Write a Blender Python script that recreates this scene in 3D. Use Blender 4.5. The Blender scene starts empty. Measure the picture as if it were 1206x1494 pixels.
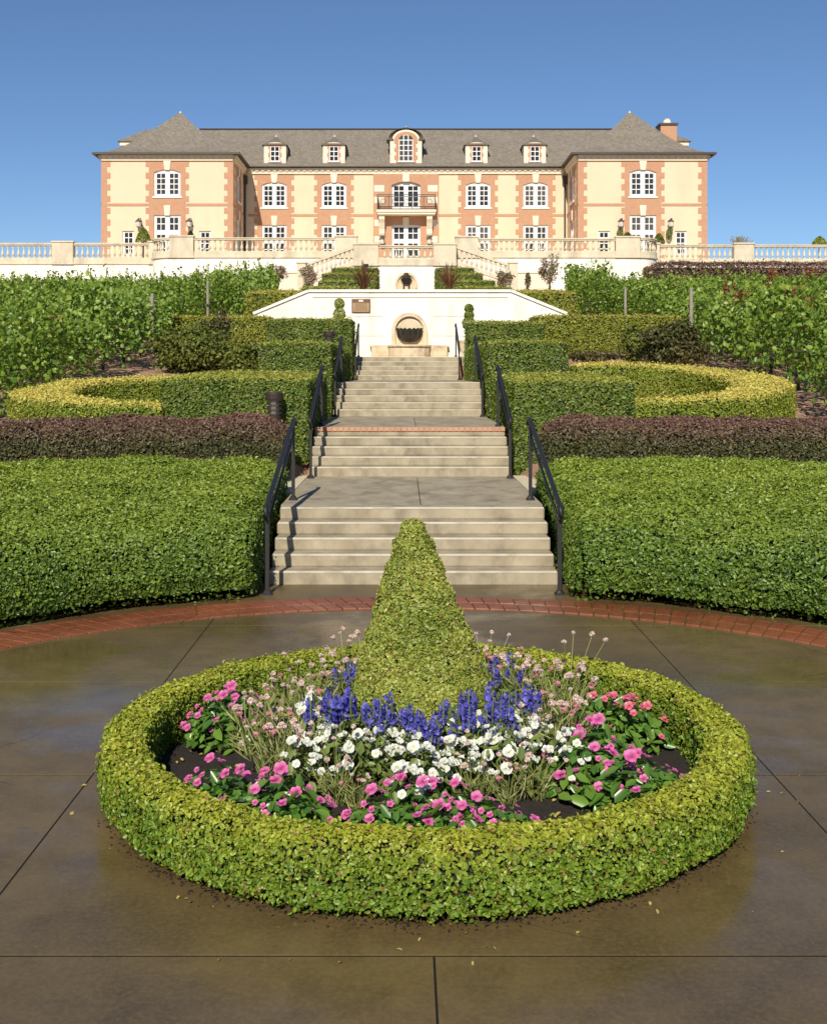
import bpy, bmesh, math, random
import numpy as np
from mathutils import Vector, Matrix

rng = np.random.default_rng(11)
random.seed(11)
scene = bpy.context.scene
COL = scene.collection
PI = math.pi
# measured view of the photograph: focal length in photo pixels, eye height, eye offset, vanishing point
F, EYE, CX, VX, VY = 1640.0, 2.42, -0.125, 589.0, 545.0
def ax(x, d): return CX + (x - VX) * d / F
def az(y, d): return EYE - (y - VY) * d / F
def at(x, y, d): return Vector((ax(x, d), d, az(y, d)))
def depth(y, z): return F * (EYE - z) / (y - VY)

# ------------------------------------------------------------------ materials
def new_mat(name):
    m = bpy.data.materials.new(name)
    m.use_nodes = True
    nt = m.node_tree
    for n in list(nt.nodes): nt.nodes.remove(n)
    out = nt.nodes.new('ShaderNodeOutputMaterial')
    b = nt.nodes.new('ShaderNodeBsdfPrincipled')
    nt.links.new(b.outputs[0], out.inputs[0])
    return m, nt, b, out
def N(nt, typ, **kw):
    n = nt.nodes.new(typ)
    for k, v in kw.items():
        if k.startswith('_'): setattr(n, k[1:], v)
        else: n.inputs[k.replace('_', ' ')].default_value = v
    return n
def c4(c): return (c[0], c[1], c[2], 1.0)
def ramp(nt, fac, stops):
    r = nt.nodes.new('ShaderNodeValToRGB')
    e = r.color_ramp.elements
    while len(e) < len(stops): e.new(0.5)
    for i, (p, c) in enumerate(stops):
        e[i].position = p; e[i].color = c4(c)
    nt.links.new(fac, r.inputs[0])
    return r.outputs[0]
def mix(nt, fac, a, b, mode='MIX'):
    m = nt.nodes.new('ShaderNodeMix'); m.data_type = 'RGBA'; m.blend_type = mode
    if isinstance(fac, float): m.inputs[0].default_value = fac
    else: nt.links.new(fac, m.inputs[0])
    for i, s in ((6, a), (7, b)):
        if isinstance(s, tuple): m.inputs[i].default_value = c4(s)
        else: nt.links.new(s, m.inputs[i])
    return m.outputs[2]
def coords(nt): return nt.nodes.new('ShaderNodeTexCoord').outputs['Object']
def noise(nt, vec, scale, detail=4.0, rough=0.55):
    n = N(nt, 'ShaderNodeTexNoise', Scale=scale, Detail=detail, Roughness=rough)
    nt.links.new(vec, n.inputs['Vector'])
    return n.outputs['Fac']
def bump(nt, b, h, strength=0.3, dist=0.02):
    n = N(nt, 'ShaderNodeBump', Strength=strength, Distance=dist)
    nt.links.new(h, n.inputs['Height']); nt.links.new(n.outputs[0], b.inputs['Normal'])
def surf(name, ca, cb, scale=3.0, rough=0.7, bscale=40.0, bstr=0.25, dirt=None, metal=0.0, dscale=1.2, streak=None):
    m, nt, b, o = new_mat(name)
    v = coords(nt)
    col = ramp(nt, noise(nt, v, scale, 6.0, 0.6), [(0.3, ca), (0.7, cb)])
    if dirt:
        f = ramp(nt, noise(nt, v, dscale, 8.0, 0.65), [(0.5, (0, 0, 0)), (0.72, (0.7, 0.7, 0.7))])
        col = mix(nt, f, col, dirt)
    if streak:
        mp = nt.nodes.new('ShaderNodeMapping'); mp.inputs['Scale'].default_value = streak[1]
        nt.links.new(v, mp.inputs[0])
        f = ramp(nt, noise(nt, mp.outputs[0], 1.0, 6.0, 0.62), [(0.48, (0, 0, 0)), (0.8, (streak[2],) * 3)])
        col = mix(nt, f, col, streak[0])
    nt.links.new(col, b.inputs['Base Color'])
    b.inputs['Roughness'].default_value = rough
    b.inputs['Metallic'].default_value = metal
    if bstr: bump(nt, b, noise(nt, v, bscale, 3.0), bstr, 0.01)
    return m
def leafmat(name, a, bcol, fresh, rough=0.45, trans=0.25, clump=1.6, spec=0.5, brown=None):
    m, nt, b, out = new_mat(name)
    g = nt.nodes.new('ShaderNodeNewGeometry')
    col = ramp(nt, g.outputs['Random Per Island'], [(0.1, a), (0.9, bcol)])
    at_ = nt.nodes.new('ShaderNodeAttribute'); at_.attribute_name = 'fresh'
    nz = noise(nt, coords(nt), clump, 3.0, 0.5)
    mm = nt.nodes.new('ShaderNodeMath'); mm.operation = 'MULTIPLY_ADD'
    nt.links.new(nz, mm.inputs[0]); mm.inputs[1].default_value = 0.9; mm.inputs[2].default_value = -0.45
    m2 = nt.nodes.new('ShaderNodeMath'); m2.operation = 'ADD'; m2.use_clamp = True
    nt.links.new(mm.outputs[0], m2.inputs[0]); nt.links.new(at_.outputs['Fac'], m2.inputs[1])
    col = mix(nt, m2.outputs[0], col, fresh)
    if brown:
        fr = nt.nodes.new('ShaderNodeMath'); fr.operation = 'FRACT'
        ml = nt.nodes.new('ShaderNodeMath'); ml.operation = 'MULTIPLY'; ml.inputs[1].default_value = 37.31
        nt.links.new(g.outputs['Random Per Island'], ml.inputs[0]); nt.links.new(ml.outputs[0], fr.inputs[0])
        col = mix(nt, ramp(nt, fr.outputs[0], [(0.955, (0, 0, 0)), (0.965, (1, 1, 1))]), col, brown)
    nt.links.new(col, b.inputs['Base Color'])
    b.inputs['Roughness'].default_value = rough
    b.inputs['Specular IOR Level'].default_value = spec
    if trans:
        t = nt.nodes.new('ShaderNodeBsdfTranslucent'); nt.links.new(col, t.inputs[0])
        ms = nt.nodes.new('ShaderNodeMixShader'); ms.inputs[0].default_value = trans
        nt.links.new(b.outputs[0], ms.inputs[1]); nt.links.new(t.outputs[0], ms.inputs[2])
        nt.links.new(ms.outputs[0], out.inputs[0])
    return m
def plain(name, c, rough=0.5, metal=0.0, spec=0.5):
    m, nt, b, o = new_mat(name)
    v = coords(nt)
    k = 0.82
    nt.links.new(ramp(nt, noise(nt, v, 9.0), [(0.3, tuple(x * k for x in c)), (0.7, c)]), b.inputs['Base Color'])
    b.inputs['Roughness'].default_value = rough; b.inputs['Metallic'].default_value = metal
    b.inputs['Specular IOR Level'].default_value = spec
    return m

M = {}
M['core'] = plain('twig_core', (0.018, 0.020, 0.008), 0.9)
M['core_olive'] = plain('twig_core_olive', (0.05, 0.055, 0.012), 0.9)
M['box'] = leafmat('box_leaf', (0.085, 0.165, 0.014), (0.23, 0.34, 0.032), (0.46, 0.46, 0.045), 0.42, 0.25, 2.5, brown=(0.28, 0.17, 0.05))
M['cone'] = leafmat('cone_leaf', (0.13, 0.185, 0.024), (0.31, 0.37, 0.06), (0.54, 0.53, 0.11), 0.42, 0.22, 3.0, brown=(0.30, 0.17, 0.05))
M['privet'] = leafmat('privet_leaf', (0.050, 0.110, 0.014), (0.155, 0.250, 0.028), (0.32, 0.385, 0.046), 0.42, 0.2, 1.0)
M['purple'] = leafmat('barberry_leaf', (0.050, 0.056, 0.017), (0.130, 0.125, 0.036), (0.205, 0.105, 0.078), 0.5, 0.2, 1.2)
M['tier'] = leafmat('tier_hedge_leaf', (0.065, 0.120, 0.015), (0.18, 0.245, 0.028), (0.40, 0.40, 0.065), 0.45, 0.22, 1.2, brown=(0.22, 0.16, 0.05))
M['olive'] = leafmat('olive_hedge_leaf', (0.15, 0.19, 0.014), (0.29, 0.31, 0.028), (0.50, 0.42, 0.08), 0.5, 0.25, 0.8)
M['yellow'] = leafmat('golden_hedge_leaf', (0.14, 0.20, 0.014), (0.28, 0.335, 0.030), (0.68, 0.58, 0.13), 0.45, 0.25, 1.2)
M['vine'] = leafmat('vine_leaf', (0.085, 0.18, 0.02), (0.24, 0.36, 0.042), (0.42, 0.48, 0.075), 0.42, 0.35, 2.0)
M['redleaf'] = leafmat('red_shoot_leaf', (0.22, 0.06, 0.026), (0.36, 0.115, 0.04), (0.2, 0.15, 0.05), 0.5, 0.3)
M['shrub'] = leafmat('shrub_leaf', (0.045, 0.060, 0.012), (0.10, 0.105, 0.022), (0.16, 0.10, 0.04), 0.55, 0.2)
M['juniper'] = leafmat('juniper_leaf', (0.070, 0.10, 0.012), (0.15, 0.18, 0.022), (0.19, 0.2, 0.03), 0.55, 0.2)
M['rose'] = leafmat('rose_leaf', (0.16, 0.15, 0.06), (0.32, 0.27, 0.13), (0.50, 0.30, 0.24), 0.5, 0.3)
M['flax'] = leafmat('flax_blade', (0.16, 0.075, 0.035), (0.30, 0.16, 0.075), (0.2, 0.17, 0.05), 0.45, 0.2)
M['bedleaf'] = leafmat('bedding_leaf', (0.05, 0.14, 0.02), (0.13, 0.27, 0.035), (0.22, 0.32, 0.05), 0.3, 0.25)
M['wisp'] = leafmat('wispy_leaf', (0.17, 0.22, 0.05), (0.34, 0.37, 0.11), (0.45, 0.40, 0.16), 0.5, 0.3)
M['wispdark'] = leafmat('feathery_leaf', (0.09, 0.14, 0.03), (0.20, 0.27, 0.06), (0.3, 0.3, 0.08), 0.5, 0.3)
M['pink'] = leafmat('pink_petal', (0.55, 0.05, 0.25), (0.84, 0.22, 0.50), (0.32, 0.01, 0.09), 0.5, 0.3)
M['rosepink'] = leafmat('rose_pink_petal', (0.62, 0.07, 0.16), (0.82, 0.22, 0.30), (0.42, 0.02, 0.06), 0.5, 0.3)
M['white'] = leafmat('white_petal', (0.66, 0.67, 0.62), (0.84, 0.84, 0.80), (0.62, 0.66, 0.38), 0.5, 0.3)
M['blue'] = leafmat('blue_petal', (0.045, 0.05, 0.33), (0.11, 0.115, 0.54), (0.24, 0.20, 0.58), 0.5, 0.3)
M['pompon'] = leafmat('pompon_petal', (0.62, 0.50, 0.40), (0.80, 0.70, 0.60), (0.72, 0.36, 0.40), 0.6, 0.3)
M['duskpink'] = leafmat('dusky_petal', (0.55, 0.22, 0.24), (0.70, 0.36, 0.36), (0.6, 0.2, 0.25), 0.6, 0.3)
M['eye'] = plain('flower_eye', (0.75, 0.6, 0.12), 0.6)
M['litter'] = leafmat('fallen_leaf', (0.35, 0.30, 0.05), (0.5, 0.42, 0.10), (0.4, 0.3, 0.1), 0.6, 0.1)
M['bark'] = surf('bark', (0.035, 0.024, 0.016), (0.085, 0.06, 0.04), 8.0, 0.9, 60.0, 0.6)
M['wood'] = surf('weathered_wood', (0.20, 0.18, 0.14), (0.34, 0.31, 0.25), 6.0, 0.85, 50.0, 0.4)
M['iron'] = plain('dark_iron', (0.020, 0.019, 0.018), 0.5, 0.1)
M['bronze'] = plain('dark_bronze', (0.060, 0.042, 0.030), 0.42, 0.4)
M['lampglass'] = plain('lamp_glass', (0.62, 0.58, 0.50), 0.25)
M['white_wall'] = surf('white_render', (0.80, 0.765, 0.66), (0.86, 0.83, 0.74), 1.0, 0.75, 30.0, 0.08, (0.72, 0.66, 0.54), streak=((0.55, 0.50, 0.40), (2.2, 2.2, 0.35), 0.8))
M['stucco'] = surf('cream_stucco', (0.68, 0.53, 0.36), (0.73, 0.575, 0.395), 0.6, 0.8, 20.0, 0.08, streak=((0.56, 0.44, 0.29), (0.9, 0.9, 0.12), 0.45))
M['trim'] = surf('cream_stone_trim', (0.72, 0.625, 0.47), (0.77, 0.67, 0.52), 1.5, 0.75, 20.0, 0.1)
M['limestone'] = surf('cast_limestone', (0.60, 0.52, 0.37), (0.70, 0.615, 0.45), 1.2, 0.8, 30.0, 0.15, (0.46, 0.38, 0.25), dscale=0.8, streak=((0.36, 0.31, 0.22), (1.8, 1.8, 0.5), 0.7))
M['fount_stone'] = surf('fountain_stone', (0.60, 0.47, 0.30), (0.68, 0.56, 0.38), 3.0, 0.7, 30.0, 0.15, (0.28, 0.19, 0.10), dscale=2.2)
M['shell'] = plain('dark_shell_bowl', (0.035, 0.030, 0.022), 0.35, 0.2)
M['frame'] = plain('white_paint', (0.83, 0.82, 0.78), 0.45)
M['gutter'] = plain('gutter_metal', (0.07, 0.06, 0.05), 0.5, 0.3)
M['plaque'] = plain('plaque_bronze', (0.17, 0.085, 0.045), 0.45, 0.2)
M['plaque_face'] = surf('plaque_face', (0.40, 0.25, 0.12), (0.50, 0.33, 0.17), 14.0, 0.55, 90.0, 0.3)
M['path_pale'] = surf('pale_gravel', (0.55, 0.47, 0.31), (0.68, 0.59, 0.42), 20.0, 0.9, 90.0, 0.5)

def mk_glass():
    m, nt, b, o = new_mat('window_glass')
    v = coords(nt)
    nt.links.new(ramp(nt, noise(nt, v, 0.35, 2.0), [(0.35, (0.012, 0.013, 0.016)), (0.7, (0.045, 0.042, 0.042))]), b.inputs['Base Color'])
    oi = nt.nodes.new('ShaderNodeObjectInfo'); src = b.inputs['Base Color'].links[0].from_socket
    nt.links.new(mix(nt, ramp(nt, oi.outputs['Random'], [(0.45, (0, 0, 0)), (1.0, (0.6, 0.6, 0.6))]), src, (0.16, 0.15, 0.14)), b.inputs['Base Color'])
    b.inputs['Roughness'].default_value = 0.08
    b.inputs['Specular IOR Level'].default_value = 0.35
    return m
M['glass'] = mk_glass()
def mk_brick(name, a, bb, mortar, scale, rough=0.85):
    m, nt, b, o = new_mat(name)
    v = coords(nt)
    mp = nt.nodes.new('ShaderNodeMapping'); mp.inputs['Rotation'].default_value = (PI / 2, 0, 0)
    nt.links.new(v, mp.inputs[0])
    br = N(nt, 'ShaderNodeTexBrick', Scale=scale, Mortar_Size=0.018, Color1=c4(a), Color2=c4(bb), Mortar=c4(mortar))
    nt.links.new(mp.outputs[0], br.inputs['Vector'])
    col = mix(nt, ramp(nt, noise(nt, v, 2.0, 5.0), [(0.35, (0, 0, 0)), (0.75, (0.35, 0.35, 0.35))]), br.outputs['Color'], mortar)
    nt.links.new(col, b.inputs['Base Color']); b.inputs['Roughness'].default_value = rough
    return m
M['brick'] = mk_brick('facade_brick', (0.43, 0.205, 0.105), (0.50, 0.25, 0.135), (0.50, 0.33, 0.22), 3.4)
def mk_roof():
    m, nt, b, o = new_mat('roof_shingle')
    v = coords(nt)
    sx = nt.nodes.new('ShaderNodeSeparateXYZ'); nt.links.new(v, sx.inputs[0])
    cb = nt.nodes.new('ShaderNodeCombineXYZ')
    ad = nt.nodes.new('ShaderNodeMath'); ad.operation = 'ADD'
    nt.links.new(sx.outputs[0], ad.inputs[0]); nt.links.new(sx.outputs[1], ad.inputs[1])
    nt.links.new(ad.outputs[0], cb.inputs[0]); nt.links.new(sx.outputs[2], cb.inputs[1])
    br = N(nt, 'ShaderNodeTexBrick', Scale=3.2, Mortar_Size=0.03, Color1=c4((0.165, 0.140, 0.108)), Color2=c4((0.275, 0.24, 0.19)), Mortar=c4((0.10, 0.085, 0.067)))
    br.inputs['Brick Width'].default_value = 0.55; br.inputs['Row Height'].default_value = 0.4
    nt.links.new(cb.outputs[0], br.inputs['Vector'])
    col = mix(nt, ramp(nt, noise(nt, v, 0.9, 8.0, 0.7), [(0.35, (0, 0, 0)), (0.7, (0.6, 0.6, 0.6))]), br.outputs['Color'], (0.26, 0.225, 0.175))
    col = mix(nt, ramp(nt, noise(nt, v, 5.0, 4.0, 0.7), [(0.45, (0, 0, 0)), (0.7, (0.6, 0.6, 0.6))]), col, (0.125, 0.10, 0.078))
    nt.links.new(col, b.inputs['Base Color']); b.inputs['Roughness'].default_value = 0.85
    bump(nt, b, br.outputs['Fac'], 0.4, 0.02)
    return m
M['roof'] = mk_roof()
def mk_wet(name, dry, wet, lo=0.16, hi=0.55):
    m, nt, b, o = new_mat(name)
    v = coords(nt)
    big = noise(nt, v, 0.42, 4.0, 0.55)
    fine = noise(nt, v, 38.0, 8.0, 0.75)
    spots = noise(nt, v, 3.1, 9.0, 0.72)
    col = ramp(nt, big, [(0.36, wet), (0.49, tuple((a + c) / 2 for a, c in zip(wet, dry))), (0.52, tuple(a * .35 + c * .65 for a, c in zip(wet, dry))), (0.70, dry)])
    col = mix(nt, ramp(nt, spots, [(0.42, (0, 0, 0)), (0.75, (0.75, 0.75, 0.75))]), col, tuple(x * 0.55 for x in wet))
    col = mix(nt, ramp(nt, fine, [(0.45, (0, 0, 0)), (0.8, (0.5, 0.5, 0.5))]), col, tuple(min(1, x * 1.5) for x in dry))
    vo = N(nt, 'ShaderNodeTexVoronoi', Scale=0.55); vo.feature = 'DISTANCE_TO_EDGE'
    wv = N(nt, 'ShaderNodeTexNoise', Scale=1.4, Detail=6.0)
    nt.links.new(v, wv.inputs['Vector'])
    vm = nt.nodes.new('ShaderNodeVectorMath'); vm.operation = 'MULTIPLY_ADD'
    vm.inputs[1].default_value = (0.5, 0.5, 0.0)
    nt.links.new(wv.outputs['Color'], vm.inputs[0]); nt.links.new(v, vm.inputs[2])
    nt.links.new(vm.outputs[0], vo.inputs['Vector'])
    crack = ramp(nt, vo.outputs['Distance'], [(0.0, (0.85, 0.85, 0.85)), (0.004, (0, 0, 0))])
    gate = ramp(nt, noise(nt, v, 0.35, 1.0), [(0.52, (0, 0, 0)), (0.6, (1, 1, 1))])
    col = mix(nt, mix(nt, 1.0, crack, gate, 'MULTIPLY'), col, (0.01, 0.008, 0.005))
    nt.links.new(col, b.inputs['Base Color'])
    rr = ramp(nt, noise(nt, v, 0.55, 5.0, 0.6), [(0.43, (lo,) * 3), (0.49, ((lo + hi) / 2,) * 3), (0.52, (hi * .85,) * 3), (0.7, (hi,) * 3)])
    nt.links.new(rr, b.inputs['Roughness'])
    b.inputs['Specular IOR Level'].default_value = 0.5
    bump(nt, b, fine, 0.12, 0.004)
    return m
M['wet'] = mk_wet('wet_brown_concrete', (0.168, 0.116, 0.048), (0.098, 0.067, 0.027), 0.10, 0.46)
M['wetbrick'] = mk_wet('wet_red_brick', (0.30, 0.10, 0.045), (0.165, 0.052, 0.024), 0.25, 0.6)
M['concrete'] = surf('step_concrete', (0.30, 0.25, 0.165), (0.42, 0.36, 0.25), 2.6, 0.85, 60.0, 0.25, (0.17, 0.135, 0.085), dscale=2.0, streak=((0.12, 0.095, 0.06), (3.2, 1.5, 1.6), 0.75))
M['joint'] = plain('joint_dark', (0.012, 0.010, 0.008), 0.6)
M['soil'] = surf('dark_soil', (0.010, 0.007, 0.005), (0.030, 0.021, 0.014), 30.0, 0.9, 70.0, 1.0)
M['mulch'] = surf('bark_mulch', (0.24, 0.125, 0.072), (0.46, 0.28, 0.18), 9.0, 0.95, 30.0, 1.0, (0.16, 0.085, 0.05), dscale=3.0)

# ------------------------------------------------------------------ object helpers
ORG = {}
def tag(o, label=None, cat=None, group=None, kind=None):
    if label: o['label'] = label
    if cat: o['category'] = cat
    if group: o['group'] = group
    if kind: o['kind'] = kind
    return o
def thing(name, loc, label, cat, group=None):
    o = bpy.data.objects.new(name, None)
    o.empty_display_size = 0.2
    COL.objects.link(o); o.location = loc
    ORG[o.name] = Vector(loc)
    return tag(o, label, cat, group)
def link(name, me, parent=None, loc=None):
    o = bpy.data.objects.new(name, me); COL.objects.link(o)
    if parent is not None:
        o.parent = parent; ORG[o.name] = ORG[parent.name]
    elif loc is not None:
        o.location = loc; ORG[o.name] = Vector(loc)
    else: ORG[o.name] = Vector((0, 0, 0))
    return o
def copy_tree(o, parent=None):
    c = o.copy(); COL.objects.link(c)
    if parent is not None: c.parent = parent
    for ch in list(o.children): copy_tree(ch, c)
    return c

class MB:
    def __init__(s): s.v = []; s.f = []; s.fr = None
    def frame(s, o, u, n): s.fr = (Vector(o), Vector(u), Vector(n)); return s   # wall frame: u along, n outward, z up
    def p(s, a):
        if s.fr: o, u, n = s.fr; return o + u * a[0] + n * a[1] + Vector((0, 0, a[2]))
        return Vector(a)
    def add(s, vs, fs):
        b = len(s.v); s.v += [s.p(a) for a in vs]; s.f += [tuple(b + i for i in f) for f in fs]
    def box(s, x0, x1, y0, y1, z0, z1):
        s.add([(x0, y0, z0), (x1, y0, z0), (x1, y1, z0), (x0, y1, z0), (x0, y0, z1), (x1, y0, z1), (x1, y1, z1), (x0, y1, z1)],
              [(0, 3, 2, 1), (4, 5, 6, 7), (0, 1, 5, 4), (1, 2, 6, 5), (2, 3, 7, 6), (3, 0, 4, 7)])
    def hexa(s, b, t):
        s.add(list(b) + list(t), [(0, 3, 2, 1), (4, 5, 6, 7), (0, 1, 5, 4), (1, 2, 6, 5), (2, 3, 7, 6), (3, 0, 4, 7)])
    def prism(s, poly, y0, y1):            # polygon in x-z, extruded over y
        n = len(poly)
        s.add([(x, y0, z) for x, z in poly] + [(x, y1, z) for x, z in poly],
              [tuple(range(n)), tuple(range(2 * n - 1, n - 1, -1))] + [(i, i + n, (i + 1) % n + n, (i + 1) % n) for i in range(n)])
    def slab(s, poly, z0, z1):             # polygon in x-y, extruded over z
        n = len(poly)
        s.add([(x, y, z0) for x, y in poly] + [(x, y, z1) for x, y in poly],
              [tuple(range(n - 1, -1, -1)), tuple(range(n, 2 * n))] + [(i, (i + 1) % n, (i + 1) % n + n, i + n) for i in range(n)])
    def tube(s, pts, r, n=8, cap=True):
        pts = [Vector(q) for q in pts]; R = r if isinstance(r, (list, tuple)) else [r] * len(pts)
        rings = []; up = Vector((0.13, 0.07, 1)).normalized(); b = len(s.v)
        vs = []
        for i, q in enumerate(pts):
            t = (pts[min(i + 1, len(pts) - 1)] - pts[max(i - 1, 0)]).normalized()
            a = up if abs(t.dot(up)) < 0.95 else Vector((1, 0.1, 0))
            e = t.cross(a).normalized(); g = e.cross(t).normalized()
            vs += [q + (e * math.cos(2 * PI * k / n) + g * math.sin(2 * PI * k / n)) * R[i] for k in range(n)]
        fs = [(i * n + k, i * n + (k + 1) % n, (i + 1) * n + (k + 1) % n, (i + 1) * n + k) for i in range(len(pts) - 1) for k in range(n)]
        if cap: fs += [tuple(range(n - 1, -1, -1)), tuple(range((len(pts) - 1) * n, len(pts) * n))]
        s.add(vs, fs)
    def lathe(s, prof, c, n=12, a0=0.0, a1=2 * PI):
        full = abs(a1 - a0 - 2 * PI) < 1e-4; m = n if full else n + 1
        vs = [(c[0] + r * math.cos(a0 + (a1 - a0) * k / n), c[1] + r * math.sin(a0 + (a1 - a0) * k / n), c[2] + z) for r, z in prof for k in range(m)]
        fs = [(i * m + k, i * m + (k + 1) % m, (i + 1) * m + (k + 1) % m, (i + 1) * m + k) for i in range(len(prof) - 1) for k in range(n if full else n)]
        if full: fs += [tuple(range(m - 1, -1, -1)), tuple(range((len(prof) - 1) * m, len(prof) * m))]
        s.add(vs, fs)
    def build(s, name, mat, parent=None, loc=None, smooth=False, bevel=0.0):
        org = ORG[parent.name] if parent is not None else (Vector(loc) if loc is not None else Vector((0, 0, 0)))
        me = bpy.data.meshes.new(name)
        me.from_pydata([tuple(v - org) for v in s.v], [], s.f)
        me.materials.append(M[mat] if isinstance(mat, str) else mat)
        if smooth: me.polygons.foreach_set('use_smooth', [True] * len(me.polygons))
        bm = bmesh.new(); bm.from_mesh(me); bmesh.ops.recalc_face_normals(bm, faces=bm.faces[:]); bm.to_mesh(me); bm.free()
        o = link(name, me, parent, loc)
        if bevel:
            md = o.modifiers.new('bevel', 'BEVEL'); md.width = bevel; md.segments = 2; md.limit_method = 'ANGLE'
        return o

# ------------------------------------------------------------------ foliage helpers (numpy)
def unit(a): return a / np.maximum(np.linalg.norm(a, axis=1, keepdims=True), 1e-9)
def leaf_geo(P, Nn, size, tilt=0.6, asp=0.6, six=True, rs=0.3, fold=0.22, axis=None):
    n = len(P)
    nn = unit(Nn + tilt * rng.normal(size=(n, 3)))
    r = rng.normal(size=(n, 3)) if axis is None else axis + 0.3 * rng.normal(size=(n, 3))
    t = unit(r - nn * np.sum(r * nn, axis=1, keepdims=True))
    b = np.cross(nn, t)
    L = (size * np.clip(1 + rs * rng.normal(size=n), 0.5, 1.7))[:, None]; W = L * asp
    if six:
        co = [(-0.5, 0, 0), (-0.2, 0.5, 1), (0.2, 0.42, 1), (0.5, 0, 0), (0.2, -0.42, 1), (-0.2, -0.5, 1)]
        fq = np.array([(0, 1, 2, 3), (0, 3, 4, 5)])
    else:
        co = [(-0.5, 0, 0), (0.0, 0.5, 0), (0.5, 0, 0), (0.0, -0.5, 0)]
        fq = np.array([(0, 1, 2, 3)])
    V = np.stack([P + t * L * a + b * W * w + nn * W * fold * k for a, w, k in co], axis=1)
    k = len(co)
    Q = (np.arange(n)[:, None, None] * k + fq[None]).reshape(-1, 4)
    return V.reshape(-1, 3), Q, k
def np_mesh(name, V, Q, mats, midx=None, fresh=None, smooth=None):
    me = bpy.data.meshes.new(name)
    nv, nf = len(V), len(Q)
    me.vertices.add(nv); me.vertices.foreach_set('co', np.ascontiguousarray(V, np.float32).ravel())
    me.loops.add(nf * 4); me.loops.foreach_set('vertex_index', np.ascontiguousarray(Q, np.int32).ravel())
    me.polygons.add(nf); me.polygons.foreach_set('loop_start', np.arange(0, nf * 4, 4, dtype=np.int32))
    for m in mats: me.materials.append(M[m])
    if midx is not None: me.polygons.foreach_set('material_index', np.ascontiguousarray(midx, np.int32))
    if fresh is not None:
        a = me.attributes.new('fresh', 'FLOAT', 'POINT'); a.data.foreach_set('value', np.ascontiguousarray(fresh, np.float32))
    me.update(calc_edges=True)
    return me
def wob(P, s, seed=0.0):                    # smooth cheap 3-D noise in about -1..1
    x, y, z = P[:, 0] * s + seed, P[:, 1] * s + seed * 1.7, P[:, 2] * s - seed
    return (np.sin(x * 1.9 + 1.3 * np.sin(y * 1.1 + z)) + np.sin(y * 2.3 + 1.1 * np.sin(z * 1.7 + x * 0.6)) + np.sin(z * 2.1 + 1.2 * np.sin(x * 1.3 - y))) / 3
def quad_sample(V, Q, density, dens_fn=None):
    A, B, C, D = (V[Q[:, i]] for i in range(4))
    n1 = np.cross(B - A, C - A); n2 = np.cross(C - A, D - A)
    a1 = np.linalg.norm(n1, axis=1) / 2; a2 = np.linalg.norm(n2, axis=1) / 2
    T = np.concatenate([np.stack([A, B, C], 1), np.stack([A, C, D], 1)])
    nr = unit(np.concatenate([n1, n2])); ar = np.concatenate([a1, a2])
    w = ar.copy()
    if dens_fn is not None: w = w * dens_fn(T.mean(axis=1), nr)
    n = int(w.sum() * density)
    idx = rng.choice(len(w), size=n, p=w / w.sum())
    u = np.sqrt(rng.random(n))[:, None]; v = rng.random(n)[:, None]
    t = T[idx]
    P = t[:, 0] * (1 - u) + t[:, 1] * u * (1 - v) + t[:, 2] * u * v
    return P, nr[idx]
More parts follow.
